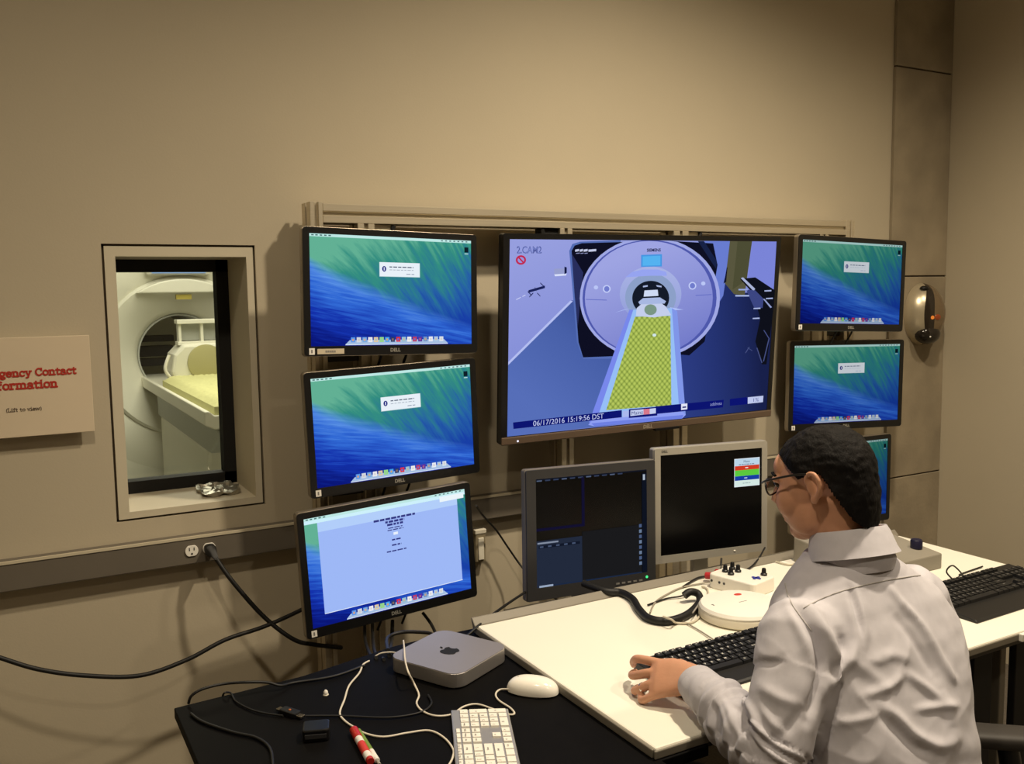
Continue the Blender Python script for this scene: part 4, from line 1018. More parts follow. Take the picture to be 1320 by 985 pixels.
def keyboard(name, loc, rz, label, unit, depth_u, W, D, key_h, gap, M_base, M_key, M_leg, ky0, base, group, frow=1.0, fgap=.3, legends=True):
    """base: list of (y,z) side profile; keys start at ky0 (front of bottom row)"""
    t = thing(name, loc, label, 'keyboard', group, rz=rz)
    m = MB(); m.prism(base, -W/2, W/2, 'x'); m.build('base', M_base, t, bevel=.003)
    cache = {}
    y = ky0; tot = 22.5*unit; leg = MB()
    def ztop(yy):
        up = [p for p in base if p[1] > 0.001]
        up = sorted(up)
        for (ya, za), (yb, zb) in zip(up[:-1], up[1:]):
            if ya <= yy <= yb and yb > ya: return za+(zb-za)*(yy-ya)/(yb-ya)
        return up[-1][1]
    for ri in range(5, -1, -1):
        kd = depth_u*(frow if ri == 0 else 1)
        if ri == 0: y += fgap*depth_u
        x = -tot/2
        for lab, w in ROWS[ri]:
            if lab is None: x += w*unit; continue
            hh = kd*2 if (lab in ('+', 'En') and ri in (2, 4)) else kd
            yc = y+kd/2-(kd/2 if hh > kd else 0); xc = x+w*unit/2
            key = (w, round(hh, 5))
            if key not in cache:
                a, b = w*unit/2-gap/2, hh/2-gap/2; tp = .0016 if M_key is M_KEYB else .0003
                vs = [(-a, -b, 0), (a, -b, 0), (a, b, 0), (-a, b, 0), (-a+tp, -b+tp, key_h), (a-tp, -b+tp, key_h), (a-tp, b-tp*.6, key_h), (-a+tp, b-tp*.6, key_h)]
                me = bpy.data.meshes.new('key'); me.from_pydata(vs, [], [(0, 3, 2, 1), (4, 5, 6, 7), (0, 1, 5, 4), (1, 2, 6, 5), (2, 3, 7, 6), (3, 0, 4, 7)]); me.materials.append(M_key); cache[key] = me
            z = ztop(yc)
            o = bpy.data.objects.new('key', cache[key]); COL.objects.link(o); o.parent = t; o.location = (xc, yc, z-.0005)
            sl = (ztop(yc+.004)-ztop(yc-.004))/.008; o.rotation_euler = (math.atan(sl), 0, 0)
            if legends and lab:
                sz = unit*.42 if len(lab) == 1 else unit*.26
                text_mb(leg, lab, sz, Matrix.Translation((xc, yc, z-.0005)) @ Matrix.Rotation(math.atan(sl), 4, 'X') @ Matrix.Translation((-unit*.12 if len(lab) == 1 else 0, hh*.10, key_h+.0003)), thick=.015)
            x += w*unit
        y += kd
    if legends: leg.build('key_legends', M_leg, t, fix=False)
    return t
def blk_base(D, rest): return [(-D/2, 0), (D/2, 0), (D/2, .024), (-D/2+rest, .013), (-D/2+.006, .008), (-D/2, .004)]
kb = keyboard('black_keyboard', (1.379, 1.455, WZ), math.radians(.5), 'black keyboard under the man\'s left hand on the white desk', .0192, .0186, .455, .172, .0075, .0012, mat('keyboard_black', (24, 23, 23), .45), M_KEYB, M_MARK, -.172/2+.050, blk_base(.172, .045), 'black keyboards')
bpy.context.view_layer.update(); im = kb.matrix_world.inverted()
m = MB(); m.tube([im @ q for q in spline([PZ(922, 826, WZ+.006), PZ(905, 815, WZ+.004), PZ(888, 805, WZ+.004), PZ(878, 800, WZ+.004)])], .0018, 6); m.build('cord', mat('grey_cord', (150, 144, 130), .5), kb, smooth=60)
kb2 = keyboard('black_keyboard', (2.252, 1.434, WZ), math.radians(1), 'black keyboard near the right end of the white desk', .0192, .0190, .455, .20, .0085, .0012, mat('keyboard_black', (24, 23, 23), .45), M_KEYB, M_GMARK, -.1+.072, blk_base(.20, .066), 'black keyboards')
m = MB(); m.tube(spline([(-.02, .10, .015), (-.02, .125, .035), (.03, .14, .040), (.06, .13, .012), (.08, .15, .004), (.2, .16, .004)]), .0022, 6); m.build('cord', M_RUBBER, kb2, smooth=60)
akb = keyboard('white_keyboard', (.710, 1.377, BZ), math.atan2(.918, .395), 'slim white and aluminium keyboard on the black desk', .0188, .0190, .430, .115, .0030, .0032, mat('keyboard_aluminium', (186, 184, 180), .35, metal=.6), M_WHITEP, M_GMARK, -.115/2+.0045, [(-.0575, 0), (.0575, 0), (.0575, .009), (-.0575, .005)], None, frow=.55, fgap=.0)

# ================================================================== black desk things
# small silver computer
mc = Vector((.841, 1.812, BZ)); mrz = math.radians(27)
mini = thing('mini_computer', mc, 'small silver square computer with a black apple logo', 'computer', rz=mrz)
m = MB(); m.prism(rrect(.197, .197, .032, 8), .003, .0345, 'z'); m.build('case', mat('bead_blasted_aluminium', (178, 174, 172), .38, metal=.75), mini, bevel=.002, seg=3)
m = MB(); m.lathe([(.075, 0), (.082, .004)], 32); m.build('foot', M_BLACKM, mini, smooth=40)
m = MB(); m.prism(rrect(.1955, .1955, .031, 8), .0340, .0353, 'z'); m.build('lid', mat('satin_grey_lid', (158, 154, 158), .45, metal=.5), mini)
lg = MB()
half = [(0, .42), (.13, .50), (.30, .52), (.44, .44), (.50, .30)]
body = [(0, .36), (.14, .44), (.30, .44), (.44, .34), (.36, .22), (.34, .06), (.40, -.08), (.50, -.16), (.42, -.36), (.28, -.52), (.16, -.54), (0, -.48), (-.16, -.54), (-.28, -.52), (-.44, -.32), (-.52, -.06), (-.50, .20), (-.40, .36), (-.26, .44), (-.14, .43)]
lg.add([(a*.040, b*.040, .0357) for a, b in body], [list(range(len(body)))])
leaf = [(.0, .50), (.02, .62), (.10, .74), (.22, .80), (.22, .68), (.14, .56)]
lg.add([(a*.040, b*.040, .0357) for a, b in leaf], [list(range(len(leaf)))])
lg.build('apple_logo', M_BLACKM, mini)
# white mouse and its cord
pa, pb = PZ(657, 889, BZ), PZ(717, 896, BZ)
md_ = (pb-pa); md_.z = 0; mang = math.atan2(md_.y, md_.x)
mo = thing('white_mouse', (pa+pb)/2, 'glossy white oval mouse on the black desk', 'mouse', rz=mang)
m = MB(); n1, n2 = 32, 14; vs = []; fs = []
for i in range(n2+1):
    th = PI/2*i/n2
    for j in range(n1):
        w = 2*PI*j/n1; c, s_ = math.cos(w), math.sin(w)
        rr_ = math.cos(th)**.75
        vs.append((.056*rr_*math.copysign(abs(c)**.85, c), .031*rr_*math.copysign(abs(s_)**.85, s_), .004+.030*math.sin(th)**.9))
for i in range(n2):
    for j in range(n1): fs.append([i*n1+j, i*n1+(j+1) % n1, (i+1)*n1+(j+1) % n1, (i+1)*n1+j])
m.add(vs, fs); m.lathe([(.050, 0), (.0535, .005)], 32, sy=.55); m.build('shell', mat('gloss_white', (240, 236, 226), .2), mo, smooth=70)
m = MB(); m.ell((-.030, 0, .0285), (.004, .004, .003)); m.build('scroll_ball', M_SILV, mo, smooth=60)
zc = BZ+.003
pts = [PZ(659, 889, BZ+.010), PZ(645, 889, zc), PZ(639, 895, zc), PZ(643, 903, zc), PZ(658, 913, zc), PZ(663, 920, zc), PZ(655, 921, zc), PZ(635, 914, zc), PZ(615, 908, zc), PZ(598, 911, zc), PZ(582, 921, zc), PZ(562, 923, zc), PZ(545, 917, zc), PZ(537, 907, zc), PZ(540, 896, zc), PZ(534, 882, BZ+.012), PZ(526, 866, BZ+.040), PZ(522, 850, BZ+.042), PZ(521, 836, BZ+.035), PZ(520, 826, BZ+.02)]
m = MB(); im = mo.matrix_world
bpy.context.view_layer.update(); im = mo.matrix_world.inverted()
m.tube([im @ q for q in spline(pts, 6)], .0021, 8); m.build('cord', mat('white_cord', (214, 206, 190), .5), mo, smooth=60)
# white keyboard cord
bpy.context.view_layer.update(); im = akb.matrix_world.inverted()
pts = [PZ(476, 852, zc), PZ(468, 857, zc), PZ(463, 868, zc), PZ(450, 884, zc), PZ(444, 902, zc), PZ(438, 919, zc), PZ(444, 929, zc), PZ(457, 938, zc), PZ(472, 946, zc), PZ(495, 950, zc), PZ(525, 945, zc), PZ(553, 942, zc), PZ(572, 951, zc), PZ(584, 966, zc), PZ(583, 978, zc), PZ(576, 995, zc), PZ(590, 1010, zc)]
m = MB(); m.tube([im @ q for q in spline(pts, 6)], .0021, 8); m.build('cord', mat('white_cord', (214, 206, 190), .5), akb, smooth=60)
def usb_cable(pts, label):
    base = Vector(pts[0]); t = thing('usb_cable', base, label, 'cable')
    o = MB(); o.tube([q-base for q in spline(pts, 6)], .0019, 8); o.build('cord', mat('white_cord', (214, 206, 190), .5), t, smooth=60)
    a, b = Vector(pts[-2])-base, Vector(pts[-1])-base; d = (b-a).normalized()
    o = MB(); o.cyl(b-d*.014, b+d*.012, .0045, n=10); o.build('plug', M_WHITEP, t, smooth=40)
usb_cable([PZ(484, 846, zc), PZ(492, 842, BZ+.01), PZ(506, 841, BZ+.014), PZ(518, 844, BZ+.018), PZ(526, 842, BZ+.022)], 'short white cable plugged into the left of the silver computer')
usb_cable([PZ(528, 838, zc), PZ(536, 831, BZ+.014), PZ(546, 828, BZ+.022), PZ(555, 827.5, BZ+.022)], 'white cable arching into the back of the silver computer')

# marker and pen
def stick(name, a, b, r, segs, label, cat):
    """segs: (part name, from, to, radius factor, material)"""
    a, b = Vector(a), Vector(b); t = thing(name, a, label, cat)
    for nm, f0, f1, k, mt in segs:
        o = MB(); o.cyl((b-a)*f0, (b-a)*f1, r*k, n=14); o.build(nm, mt, t, bevel=.0006, smooth=40)
ra, rb = PZ(456, 941, BZ+.008), PZ(482, 990, BZ+.008)
stick('marker', ra, ra+(rb-ra).normalized()*.13, .008, (('cap', 0, .30, 1.06, mat('red_cap', (178, 36, 30), .4)), ('barrel', .30, .93, .96, M_MARK), ('label_band', .46, .78, .985, mat('red_band', (200, 60, 50), .5)), ('end_plug', .93, 1, .9, mat('red_cap', (178, 36, 30), .4))), 'white marker with red cap on the black desk', 'marker')
ga, gb = PZ(462, 942, BZ+.005), PZ(492, 990, BZ+.005)
stick('pen', ga, ga+(gb-ga).normalized()*.14, .005, (('barrel', 0, .62, 1, mat('green_barrel', (112, 140, 50), .4)), ('grip', .62, .9, 1.05, M_MARK), ('tip', .9, 1, .6, M_SILV)), 'slim green pen beside the red capped marker', 'pen')

# adapters and small leads
ua = PZ(374, 922, BZ)
ad = thing('usb_adapter', ua, 'black lead connector with shiny metal ends on the black desk', 'adapter', rz=math.radians(-62))
m = MB(); m.prism(rrect(.045, .02, .004), .0, .011); m.build('body', M_BLACK, ad, bevel=.002)
for lo, hi in (((-.034, -.006, .003), (-.022, .006, .008)), ((.022, -.006, .003), (.036, .006, .008))):
    m = MB(); m.box(lo, hi); m.build('metal_end', M_CHROME, ad, bevel=.0008)
m = MB(); m.ell((0, 0, .0115), (.003, .003, .0015)); m.build('ring_mark', mat('copper_mark', (190, 110, 60), .3, metal=.6), ad)
pa_ = PZ(408, 950, BZ)
ad = thing('power_adapter', pa_, 'small black block adapter lying on the black desk', 'adapter', rz=math.radians(-20))
m = MB(); m.prism(rrect(.05, .045, .008), 0, .024); m.build('body', M_BLACK, ad, bevel=.003)
m = MB(); m.box((-.02, -.024, .008), (.02, -.0222, .016)); m.build('label_strip', M_CHAR, ad)
cp = PZ(420, 896, BZ)
cpt = thing('small_cap', cp, 'tiny white plastic cap on the black desk', 'cap')
m = MB(); m.lathe([(.004, 0), (.005, .003), (.0045, .008), (.002, .011)], 14); m.build('body', M_WHITEP, cpt, smooth=50)
m = MB(); m.lathe([(.006, 0), (.006, .0015)], 14); m.build('flange', M_CREAMP, cpt, smooth=40)
zk = BZ+.004
cable('desk_cable', [PZ(243, 907, zk), PZ(247, 897, BZ+.02), PZ(262, 888, BZ+.03), PZ(290, 881.5, BZ+.03), PZ(320, 879.5, BZ+.03), PZ(345, 880, BZ+.02), PZ(362, 884, BZ+.01), PZ(380, 880, zk), PZ(430, 872, zk), PZ(470, 858, zk)], .0030, M_RUBBER, 'thick black cable arching over the far left corner of the black desk')
cable('desk_cable', [PZ(287, 897, zk), PZ(290, 893, BZ+.012), PZ(298, 894, zk), PZ(305, 905, zk), PZ(330, 917, zk), PZ(365, 923, zk)], .0020, M_RUBBER, 'thin black lead looping at the back edge of the black desk')
cable('desk_cable', [PZ(246, 920, zk), PZ(262, 931, zk), PZ(300, 944, zk), PZ(330, 951, zk), PZ(348, 965, zk), PZ(352, 990, zk)], .0030, M_RUBBER, 'black cable curving along the left front of the black desk')
cable('desk_cable', [PZ(394, 923, zk), PZ(440, 923, zk), PZ(500, 925, zk), PZ(540, 919, zk), PZ(556, 908, zk), PZ(552, 896, zk)], .0022, M_RUBBER, 'thin black lead running under the silver computer')
cable('hanging_cable', [PY(470, 800, 2.36), PY(471, 826, 2.30), PY(478, 845, 2.10), PZ(485, 848, zk)], .0045, M_RUBBER, 'leftmost black cable hanging under the web page monitor')
cable('hanging_cable', [PY(480, 800, 2.36), PY(481, 825, 2.28), PY(484, 842, 2.10), PZ(495, 850, zk)], .0045, M_RUBBER, 'second black cable hanging under the web page monitor')
cable('hanging_cable', [PY(545, 790, 2.37), PY(556, 805, 2.33), PY(562, 820, 2.25), PY(552, 816, 2.15), PY(520, 815, 2.12), PY(500, 822, 2.1), PZ(500, 838, zk)], .0045, M_RUBBER, 'black cable looping behind the silver computer')
cable('hanging_cable', [PY(506, 800, 2.37), PY(505, 825, 2.30), PZ(502, 845, zk)], .0055, M_RUBBER, 'thick black cable hanging below the brand mark of the web page monitor')
cable('wall_lead', [PY(614, 652, 2.40), PY(622, 664, 2.46), PY(640, 684, 2.50), PY(655, 706, 2.50), PY(672, 730, 2.48), PY(690, 750, 2.40), PY(720, 775, 2.2)], .0032, M_RUBBER, 'thin black lead crossing the wall behind the dark grey monitor')
cable('wall_lead', [PY(690, 755, 2.2), PY(655, 778, 2.1), PY(625, 800, 1.97), PY(600, 822, 1.93), PZ(590, 830, BZ+.004)], .0035, M_RUBBER, 'black lead dropping over the back left corner of the white desk')
# clear holder on the wall next to the lowest left monitor
hp = PY(618, 704, YW-.02)
hd = thing('wall_holder', (hp.x, YW, hp.z), 'pale clear plastic holder on the wall beside the web page monitor', 'holder')
m = MB(); m.box((-.018, -.03, -.05), (.018, -.0, .05)); m.build('box', mat('clear_plastic', (170, 158, 130), .2, trans=.3), hd, bevel=.004)
m = MB(); m.box((-.010, -.034, -.042), (.010, -.029, .03)); m.build('front_lip', M_CREAMP, hd, bevel=.002)
m = MB(); m.box((-.02, -.032, .042), (.02, -.0, .056)); m.build('top_rim', M_CREAMP, hd, bevel=.002)

# ================================================================== white desk things
zw = WZ+.010
lm = thing('cable_loom', PZ(780, 765, WZ), 'thick black cable loom looping across the white desk', 'cable')
pts = [PZ(752, 752, WZ+.02), PZ(780, 762, WZ+.014), PZ(800, 764, zw), PZ(815, 772, zw), PZ(824, 786, zw), PZ(836, 797, zw), PZ(856, 801, zw), PZ(876, 797, zw), PZ(892, 788, zw), PZ(902, 776, zw), PZ(900, 766, WZ+.02), PZ(890, 763, WZ+.028), PZ(882, 768, WZ+.02)]
m = MB(); m.tube(spline(pts, 8), [.010]*97 if len(spline(pts, 8)) == 97 else .010, 10); m.build('sleeve', M_RUBBER, lm, smooth=60, world=True)
m = MB(); m.tube(spline([PZ(893, 790, WZ+.022), PZ(900, 780, WZ+.021), PZ(904, 772, WZ+.022)], 5), .0022, 6); m.build('stripe_wire', M_SILV, lm, world=True, smooth=60)
cable('grey_cable', [PZ(838, 790, WZ+.004), PZ(845, 776, WZ+.004), PZ(862, 765, WZ+.004), PZ(880, 757, WZ+.004), PZ(905, 752, WZ+.004), PZ(918, 750, WZ+.008)], .0022, mat('grey_cord', (150, 144, 130), .5), 'thin grey cable behind the black loom')
cable('grey_cable', [PZ(855, 795, WZ+.024), PZ(866, 799, WZ+.024), PZ(872, 803, WZ+.006), PZ(890, 803, WZ+.004), PZ(900, 797, WZ+.004), PZ(903, 788, WZ+.004), PZ(912, 772, WZ+.004), PZ(912, 760, WZ+.004), PZ(905, 756, WZ+.004)], .0026, mat('pale_cord', (196, 188, 168), .5), 'pale cable wrapped over the black loom on the white desk')
cable('grey_cable', [PZ(835, 780, WZ+.004), PZ(858, 772, WZ+.004), PZ(876, 769, WZ+.006), PZ(884, 766, WZ+.01)], .0024, M_RUBBER, 'thin black lead inside the loop of the loom')
cable('grey_cable', [PZ(930, 720, WZ+.03), PZ(928, 736, WZ+.006), PZ(920, 742, WZ+.004), PZ(900, 745, WZ+.006), PZ(880, 757, WZ+.004)], .003, M_RUBBER, 'black lead dropping from under the silver monitor')
cable('grey_cable', [PZ(986, 706, WZ+.03), PZ(978, 720, WZ+.014), PZ(968, 731, WZ+.006), PZ(957, 737, WZ+.004)], .0026, M_RUBBER, 'black lead curving down to the white control box')
cable('grey_cable', [PZ(1000, 724, WZ+.004), PZ(1020, 728, WZ+.004), PZ(1036, 720, WZ+.004), PZ(1050, 724, WZ+.004)], .0026, mat('pale_cord', (196, 188, 168), .5), 'pale cable lying on the desk in front of the man\'s collar')
# round white base unit
rc0 = PZ(955, 795, WZ); rR = .105
ru = thing('round_base_unit', rc0, 'flat round white unit with a red oval mark on the white desk', 'base unit')
m = MB(); m.lathe([(rR*.93, 0), (rR, .006), (rR*1.0, .020), (rR*.975, .024)], 48); m.build('body', mat('warm_white', (222, 214, 194), .45), ru, smooth=35)
m = MB(); m.lathe([(rR*.97, .024), (rR*.985, .028), (rR*.94, .035), (rR*.6, .039), (rR*.2, .040)], 48); m.build('lid', M_WHITEP, ru, smooth=45)
lp = PZ(951, 767, WZ+.038)-rc0
m = MB(); m.lathe([(.012, .0375), (.011, .0395)], 20, T=Matrix.Translation((lp.x, lp.y, 0)), sy=.7); m.build('red_mark', mat('red_mark', (196, 62, 48), .5), ru)
m = MB(); m.box((-.075, .015, .0365), (-.070, .025, .0378)); m.box((.035, -.055, .0365), (.045, -.050, .0380)); m.box((-.01, -.005, .0398), (.015, -.003, .0404)); m.build('printed_marks', M_GMARK, ru)
# control box with black knobs
cb0 = PZ(958, 764, WZ)
cb1 = PZ(992, 750, WZ+.04)-PZ(933, 735, WZ+.04)
cb0 = PZ(956, 759, WZ)
cbx = thing('control_box', cb0, 'white control box with black knobs and a blue cross', 'control box', rz=math.atan2(cb1.y, cb1.x))
m = MB(); m.prism(rrect(.145, .108, .014, 5), 0, .040); m.build('case', M_WHITEP, cbx, bevel=.004, seg=3)
for i, (x, y) in enumerate(((-.045, .022), (-.020, .012), (-.045, -.012), (-.020, -.022), (.046, .036))):
    m = MB(); m.lathe([(.009, .040), (.009, .045), (.0065, .047), (.0055, .058), (.004, .060)], 16, T=Matrix.Translation((x, y, 0))); m.build('knob', M_BLACK, cbx, smooth=40)
m = MB(); m.box((.042, -.014, .040), (.050, .012, .0425)); m.box((.033, -.005, .040), (.059, .003, .0425)); m.build('blue_cross', mat('blue_button', (46, 52, 150), .4), cbx, bevel=.001)
m = MB()
for x in (-.06, -.035, -.02): m.lathe([(.0035, -.0005), (.0035, .001)], 12, T=frameT((x, -.0540, .022), (1, 0, 0), (0, 0, 1)))
m.build('jack', M_CHAR, cbx)
for a, b in (((-.0735, -.005, .02), (-.108, -.015, .016)), ((-.0735, .025, .02), (-.104, .03, .016))):
    m = MB(); m.cyl(a, b, .010, n=12); m.build('red_plug', mat('red_plug', (176, 42, 46), .4), cbx, smooth=40, bevel=.002)
# sloped grey console with two dark knobs
sb = thing('knob_console', (2.19, 1.8, WZ), 'grey sloped console with two dark blue knobs behind the shoulder of the man', 'console')
sx0, sx1, sy0, sy1 = 2.036, 2.346, 1.655, 1.93
m = MB(); m.prism([(sy0, WZ), (sy1, WZ), (sy1, WZ+.075), (sy0, WZ+.045)], sx0, sx1, 'x'); m.build('case', mat('console_grey', (140, 134, 122), .5, var=.05), sb, bevel=.004, world=True)
for kx, ky in ((2.309, 1.714), (2.159, 1.693)):
    zz = WZ+.045+(ky-sy0)*.118
    m = MB(); m.lathe([(.017, 0), (.017, .022), (.014, .026)], 18, T=Matrix.Translation((kx, ky, zz))); m.build('knob', mat('navy_knob', (28, 26, 52), .4), sb, smooth=40, world=True)

# ================================================================== office chair
ch = thing('office_chair', (1.36, 1.0, 0), 'black office chair under the man, one padded armrest showing', 'chair')
m = MB(); m.prism(rrect(.48, .46, .08, 6), .375, .425); m.build('seat', mat('chair_fabric', (24, 23, 23), .9, var=.2, vscale=90), ch, bevel=.015, seg=3)
m = MB(); m.prism(rrect(.30, .28, .05, 4), .350, .375); m.build('seat_pan', M_BLACKM, ch)
m = MB(); m.cyl((0, 0, .11), (0, 0, .352), .026); m.build('gas_column', M_CHROME, ch, smooth=40)
for k in range(5):
    a = 2*PI*k/5+.3; c, s_ = math.cos(a), math.sin(a)
    m = MB(); m.loft([((c*.02, s_*.02, .105), (-s_*.025, c*.025, 0), (0, 0, .022)), ((c*.29, s_*.29, .075), (-s_*.016, c*.016, 0), (0, 0, .013))], 12, e=4); sp_ = m.build('base_spoke', M_BLACK, ch, smooth=40)
    m = MB(); m.cyl((c*.285-s_*.02, s_*.285+c*.02, .029), (c*.285+s_*.02, s_*.285-c*.02, .029), .028, n=16); m.build('caster', M_BLACK, sp_, smooth=40, bevel=.003)
for sgn in (-1, 1):
    T = Matrix.Translation((sgn*.325, .040, 0)) @ Matrix.Rotation(math.radians(50*sgn), 4, 'Z')
    m = MB(); m.loft([((0, -.19, .680), (.026, 0, 0), (0, 0, .013)), ((0, -.08, .684), (.034, 0, 0), (0, 0, .017)), ((0, .07, .684), (.036, 0, 0), (0, 0, .017)), ((0, .14, .680), (.032, 0, 0), (0, 0, .013))], 20, e=3.4, T=T); m.build('armrest_pad', mat('armrest_foam', (46, 42, 38), .6), ch, smooth=50)
    m = MB(); m.tube(spline([(sgn*.32, .03, .675), (sgn*.325, .02, .60), (sgn*.31, .0, .45), (sgn*.18, .0, .365)], 6), .020, 10); m.build('armrest_support', M_BLACK, ch, smooth=50)
m = MB(); m.tube(spline([(0, -.15, .385), (0, -.30, .39), (0, -.335, .46), (0, -.34, .52)], 6), .022, 8); m.build('back_bracket', M_BLACK, ch, smooth=50)
m = MB(); m.loft([((0, -.315, .45), (.18, -.01, 0), (0, .016, 0)), ((0, -.32, .52), (.21, 0, 0), (0, .020, 0)), ((0, -.325, .60), (.19, 0, 0), (0, .016, 0))], 24, e=4); m.build('backrest', mat('chair_fabric', (24, 23, 23), .9), ch, smooth=50)

# ================================================================== the man at the desk
def remesh(mb, voxel, iters=4, factor=.5):
    me = mb.mesh('tmp')
    bm = bmesh.new(); bm.from_mesh(me); bmesh.ops.recalc_face_normals(bm, faces=bm.faces); bm.to_mesh(me); bm.free()
    ob = bpy.data.objects.new('tmp', me); COL.objects.link(ob)
    md = ob.modifiers.new('r', 'REMESH'); md.mode = 'VOXEL'; md.voxel_size = voxel; md.adaptivity = 0
    if iters: s = ob.modifiers.new('s', 'SMOOTH'); s.factor = factor; s.iterations = iters
    dg = bpy.context.evaluated_depsgraph_get(); dg.update()
    out = bpy.data.meshes.new_from_object(ob.evaluated_get(dg))
    bpy.data.objects.remove(ob); bpy.data.meshes.remove(me)
    return out
def co_array(me):
    a = np.empty(len(me.vertices)*3, 'f'); me.vertices.foreach_get('co', a); return a.reshape(-1, 3)
def no_array(me):
    a = np.empty(len(me.vertices)*3, 'f'); me.vertices.foreach_get('normal', a); return a.reshape(-1, 3)
def set_co(me, a): me.vertices.foreach_set('co', a.astype('f').ravel()); me.update()
def limb(mb, pts, rads, e=2.0, n=20, flat=1.0):
    """round tapering limb through points; rounded end sections"""
    P = spline(pts, 6); k = len(P); R = []
    for i in range(k):
        t = i/6; j = min(int(t), len(rads)-2); u = t-j
        u = u*u*(3-2*u); R.append(rads[j]*(1-u)+rads[j+1]*u)
    secs = []; up = Vector((0, 0, 1))
    for i in range(k):
        t = (P[min(i+1, k-1)]-P[max(i-1, 0)]).normalized()
        a = t.cross(up)
        if a.length < .05: a = t.cross(Vector((0, 1, 0)))
        a.normalize(); b = a.cross(t).normalized()
        secs.append((P[i], a*R[i], b*R[i]*flat))
    t0 = (P[0]-P[1]).normalized(); t1 = (P[-1]-P[-2]).normalized()
    c, a, b = secs[0]; secs.insert(0, (c+t0*R[0]*.55, a*.78, b*.78)); secs.insert(0, (c+t0*R[0]*.85, a*.35, b*.35))
    c, a, b = secs[-1]; secs.append((c+t1*R[-1]*.55, a*.78, b*.78)); secs.append((c+t1*R[-1]*.85, a*.35, b*.35))
    mb.loft(secs, n, e=e)

MAN = Vector((1.36, 1.02, 0))
man = thing('person', MAN, 'man in a pale grey shirt and glasses typing at the white desk', 'person')
eS = Vector((math.cos(math.radians(-6)), math.sin(math.radians(-6)), 0)); nS = Vector((-eS.y, eS.x, 0))
# torso centres with half width and half depth
TOR = [((1.345, 1.005, .47), .175, .120), ((1.335, 1.015, .55), .170, .128), ((1.342, 1.040, .66), .166, .126), ((1.356, 1.075, .776), .174, .126), ((1.374, 1.110, .873), .186, .124), ((1.380, 1.135, .945), .188, .114), ((1.382, 1.150, 1.000), .165, .094), ((1.380, 1.162, 1.040), .112, .080), ((1.378, 1.170, 1.072), .070, .066)]
SHL = Vector((1.205, 1.128, .962)); SHR = Vector((1.550, 1.160, .958))
NB = Vector((1.378, 1.168, 1.068))
HIP = Vector((1.347, 1.03, .50))
ARM_L = [SHL, (1.160, 1.100, .895), (1.120, 1.085, .825), (1.098, 1.090, .792), (1.104, 1.155, .800), (1.120, 1.235, .811), (1.132, 1.320, .812)]
ARR_L = [.066, .062, .057, .054, .050, .043, .035]
ARM_R = [SHR, (1.595, 1.165, .895), (1.630, 1.185, .83), (1.645, 1.230, .802), (1.680, 1.330, .815), (1.725, 1.420, .815), (1.755, 1.470, .812)]
def torso(mb, g, lean=0):
    secs = [(Vector(c), eS*(w+g), nS*(d_+g)) for c, w, d_ in TOR]
    c0 = secs[0][0]; secs.insert(0, (c0-Vector((0, 0, .03)), secs[0][1]*.9, secs[0][2]*.9))
    mb.loft(secs, 36, e=2.5)
# ---- head frame
HC = PD(1064, 621, 1.745)
hy = math.radians(-18); hp_ = math.radians(-14)
fwd = Vector((math.sin(hy)*math.cos(hp_), math.cos(hy)*math.cos(hp_), math.sin(hp_)))
rgt = fwd.cross(Vector((0, 0, 1))).normalized()
rgt = (Matrix.Rotation(math.radians(4), 3, fwd) @ rgt)
upv = rgt.cross(fwd).normalized()
HT = Matrix(((rgt.x, fwd.x, upv.x, HC.x), (rgt.y, fwd.y, upv.y, HC.y), (rgt.z, fwd.z, upv.z, HC.z), (0, 0, 0, 1)))
def head(mb):
    E_ = lambda c, r: mb.ell(c, r, T=HT, nu=28, nv=18)
    E_((0, -.010, .026), (.073, .084, .073))
    E_((0, .028, .000), (.065, .060, .070))
    E_((0, .030, -.052), (.060, .058, .054))
    E_((0, .060, -.084), (.032, .026, .022)); E_((0, .042, -.072), (.046, .040, .034)); E_((0, .070, -.058), (.030, .022, .024))
    for s in (-1, 1):
        E_((s*.038, .056, -.026), (.027, .030, .036)); E_((s*.036, .030, -.060), (.022, .040, .034))
        E_((s*.030, .076, .018), (.024, .013, .009))
    E_((0, .066, .034), (.046, .027, .036))
    mb.loft([((0, .088, .016), (.008, 0, 0), (0, .010, 0)), ((0, .096, -.004), (.010, 0, 0), (0, .013, 0)), ((0, .104, -.022), (.014, 0, 0), (0, .014, 0)), ((0, .098, -.034), (.013, 0, 0), (0, .008, 0))], 14, T=HT)
    E_((-.012, .094, -.030), (.008, .009, .007)); E_((.012, .094, -.030), (.008, .009, .007))
    E_((0, .087, -.054), (.022, .010, .006)); E_((0, .085, -.064), (.019, .010, .006))
    for s in (-1, 1):
        # ear: bowl, rim, lobe
        R = Matrix.Rotation(s*math.radians(-20), 3, 'Z') @ Matrix.Rotation(math.radians(-10), 3, 'X')
        mb.ell((s*.073, -.012, -.004), (.005, .015, .024), T=HT, R=R)
        rim = [(s*(.077), .002, .006), (s*.080, -.005, .018), (s*.084, -.018, .021), (s*.086, -.027, .010), (s*.084, -.027, -.005), (s*.080, -.019, -.019), (s*.076, -.011, -.028), (s*.074, -.004, -.026)]
        mb.tube([HT @ q for q in spline(rim, 5)], .0046, 8)
        mb.ell((s*.076, -.009, -.027), (.005, .008, .009), T=HT)
    a = HT @ Vector((0, -.008, -.03)); b = NB
    limb(mb, [a, a.lerp(b, .5)+Vector((0, -.002, 0)), b, b+Vector((0, -.01, -.05))], [.058, .057, .060, .066])
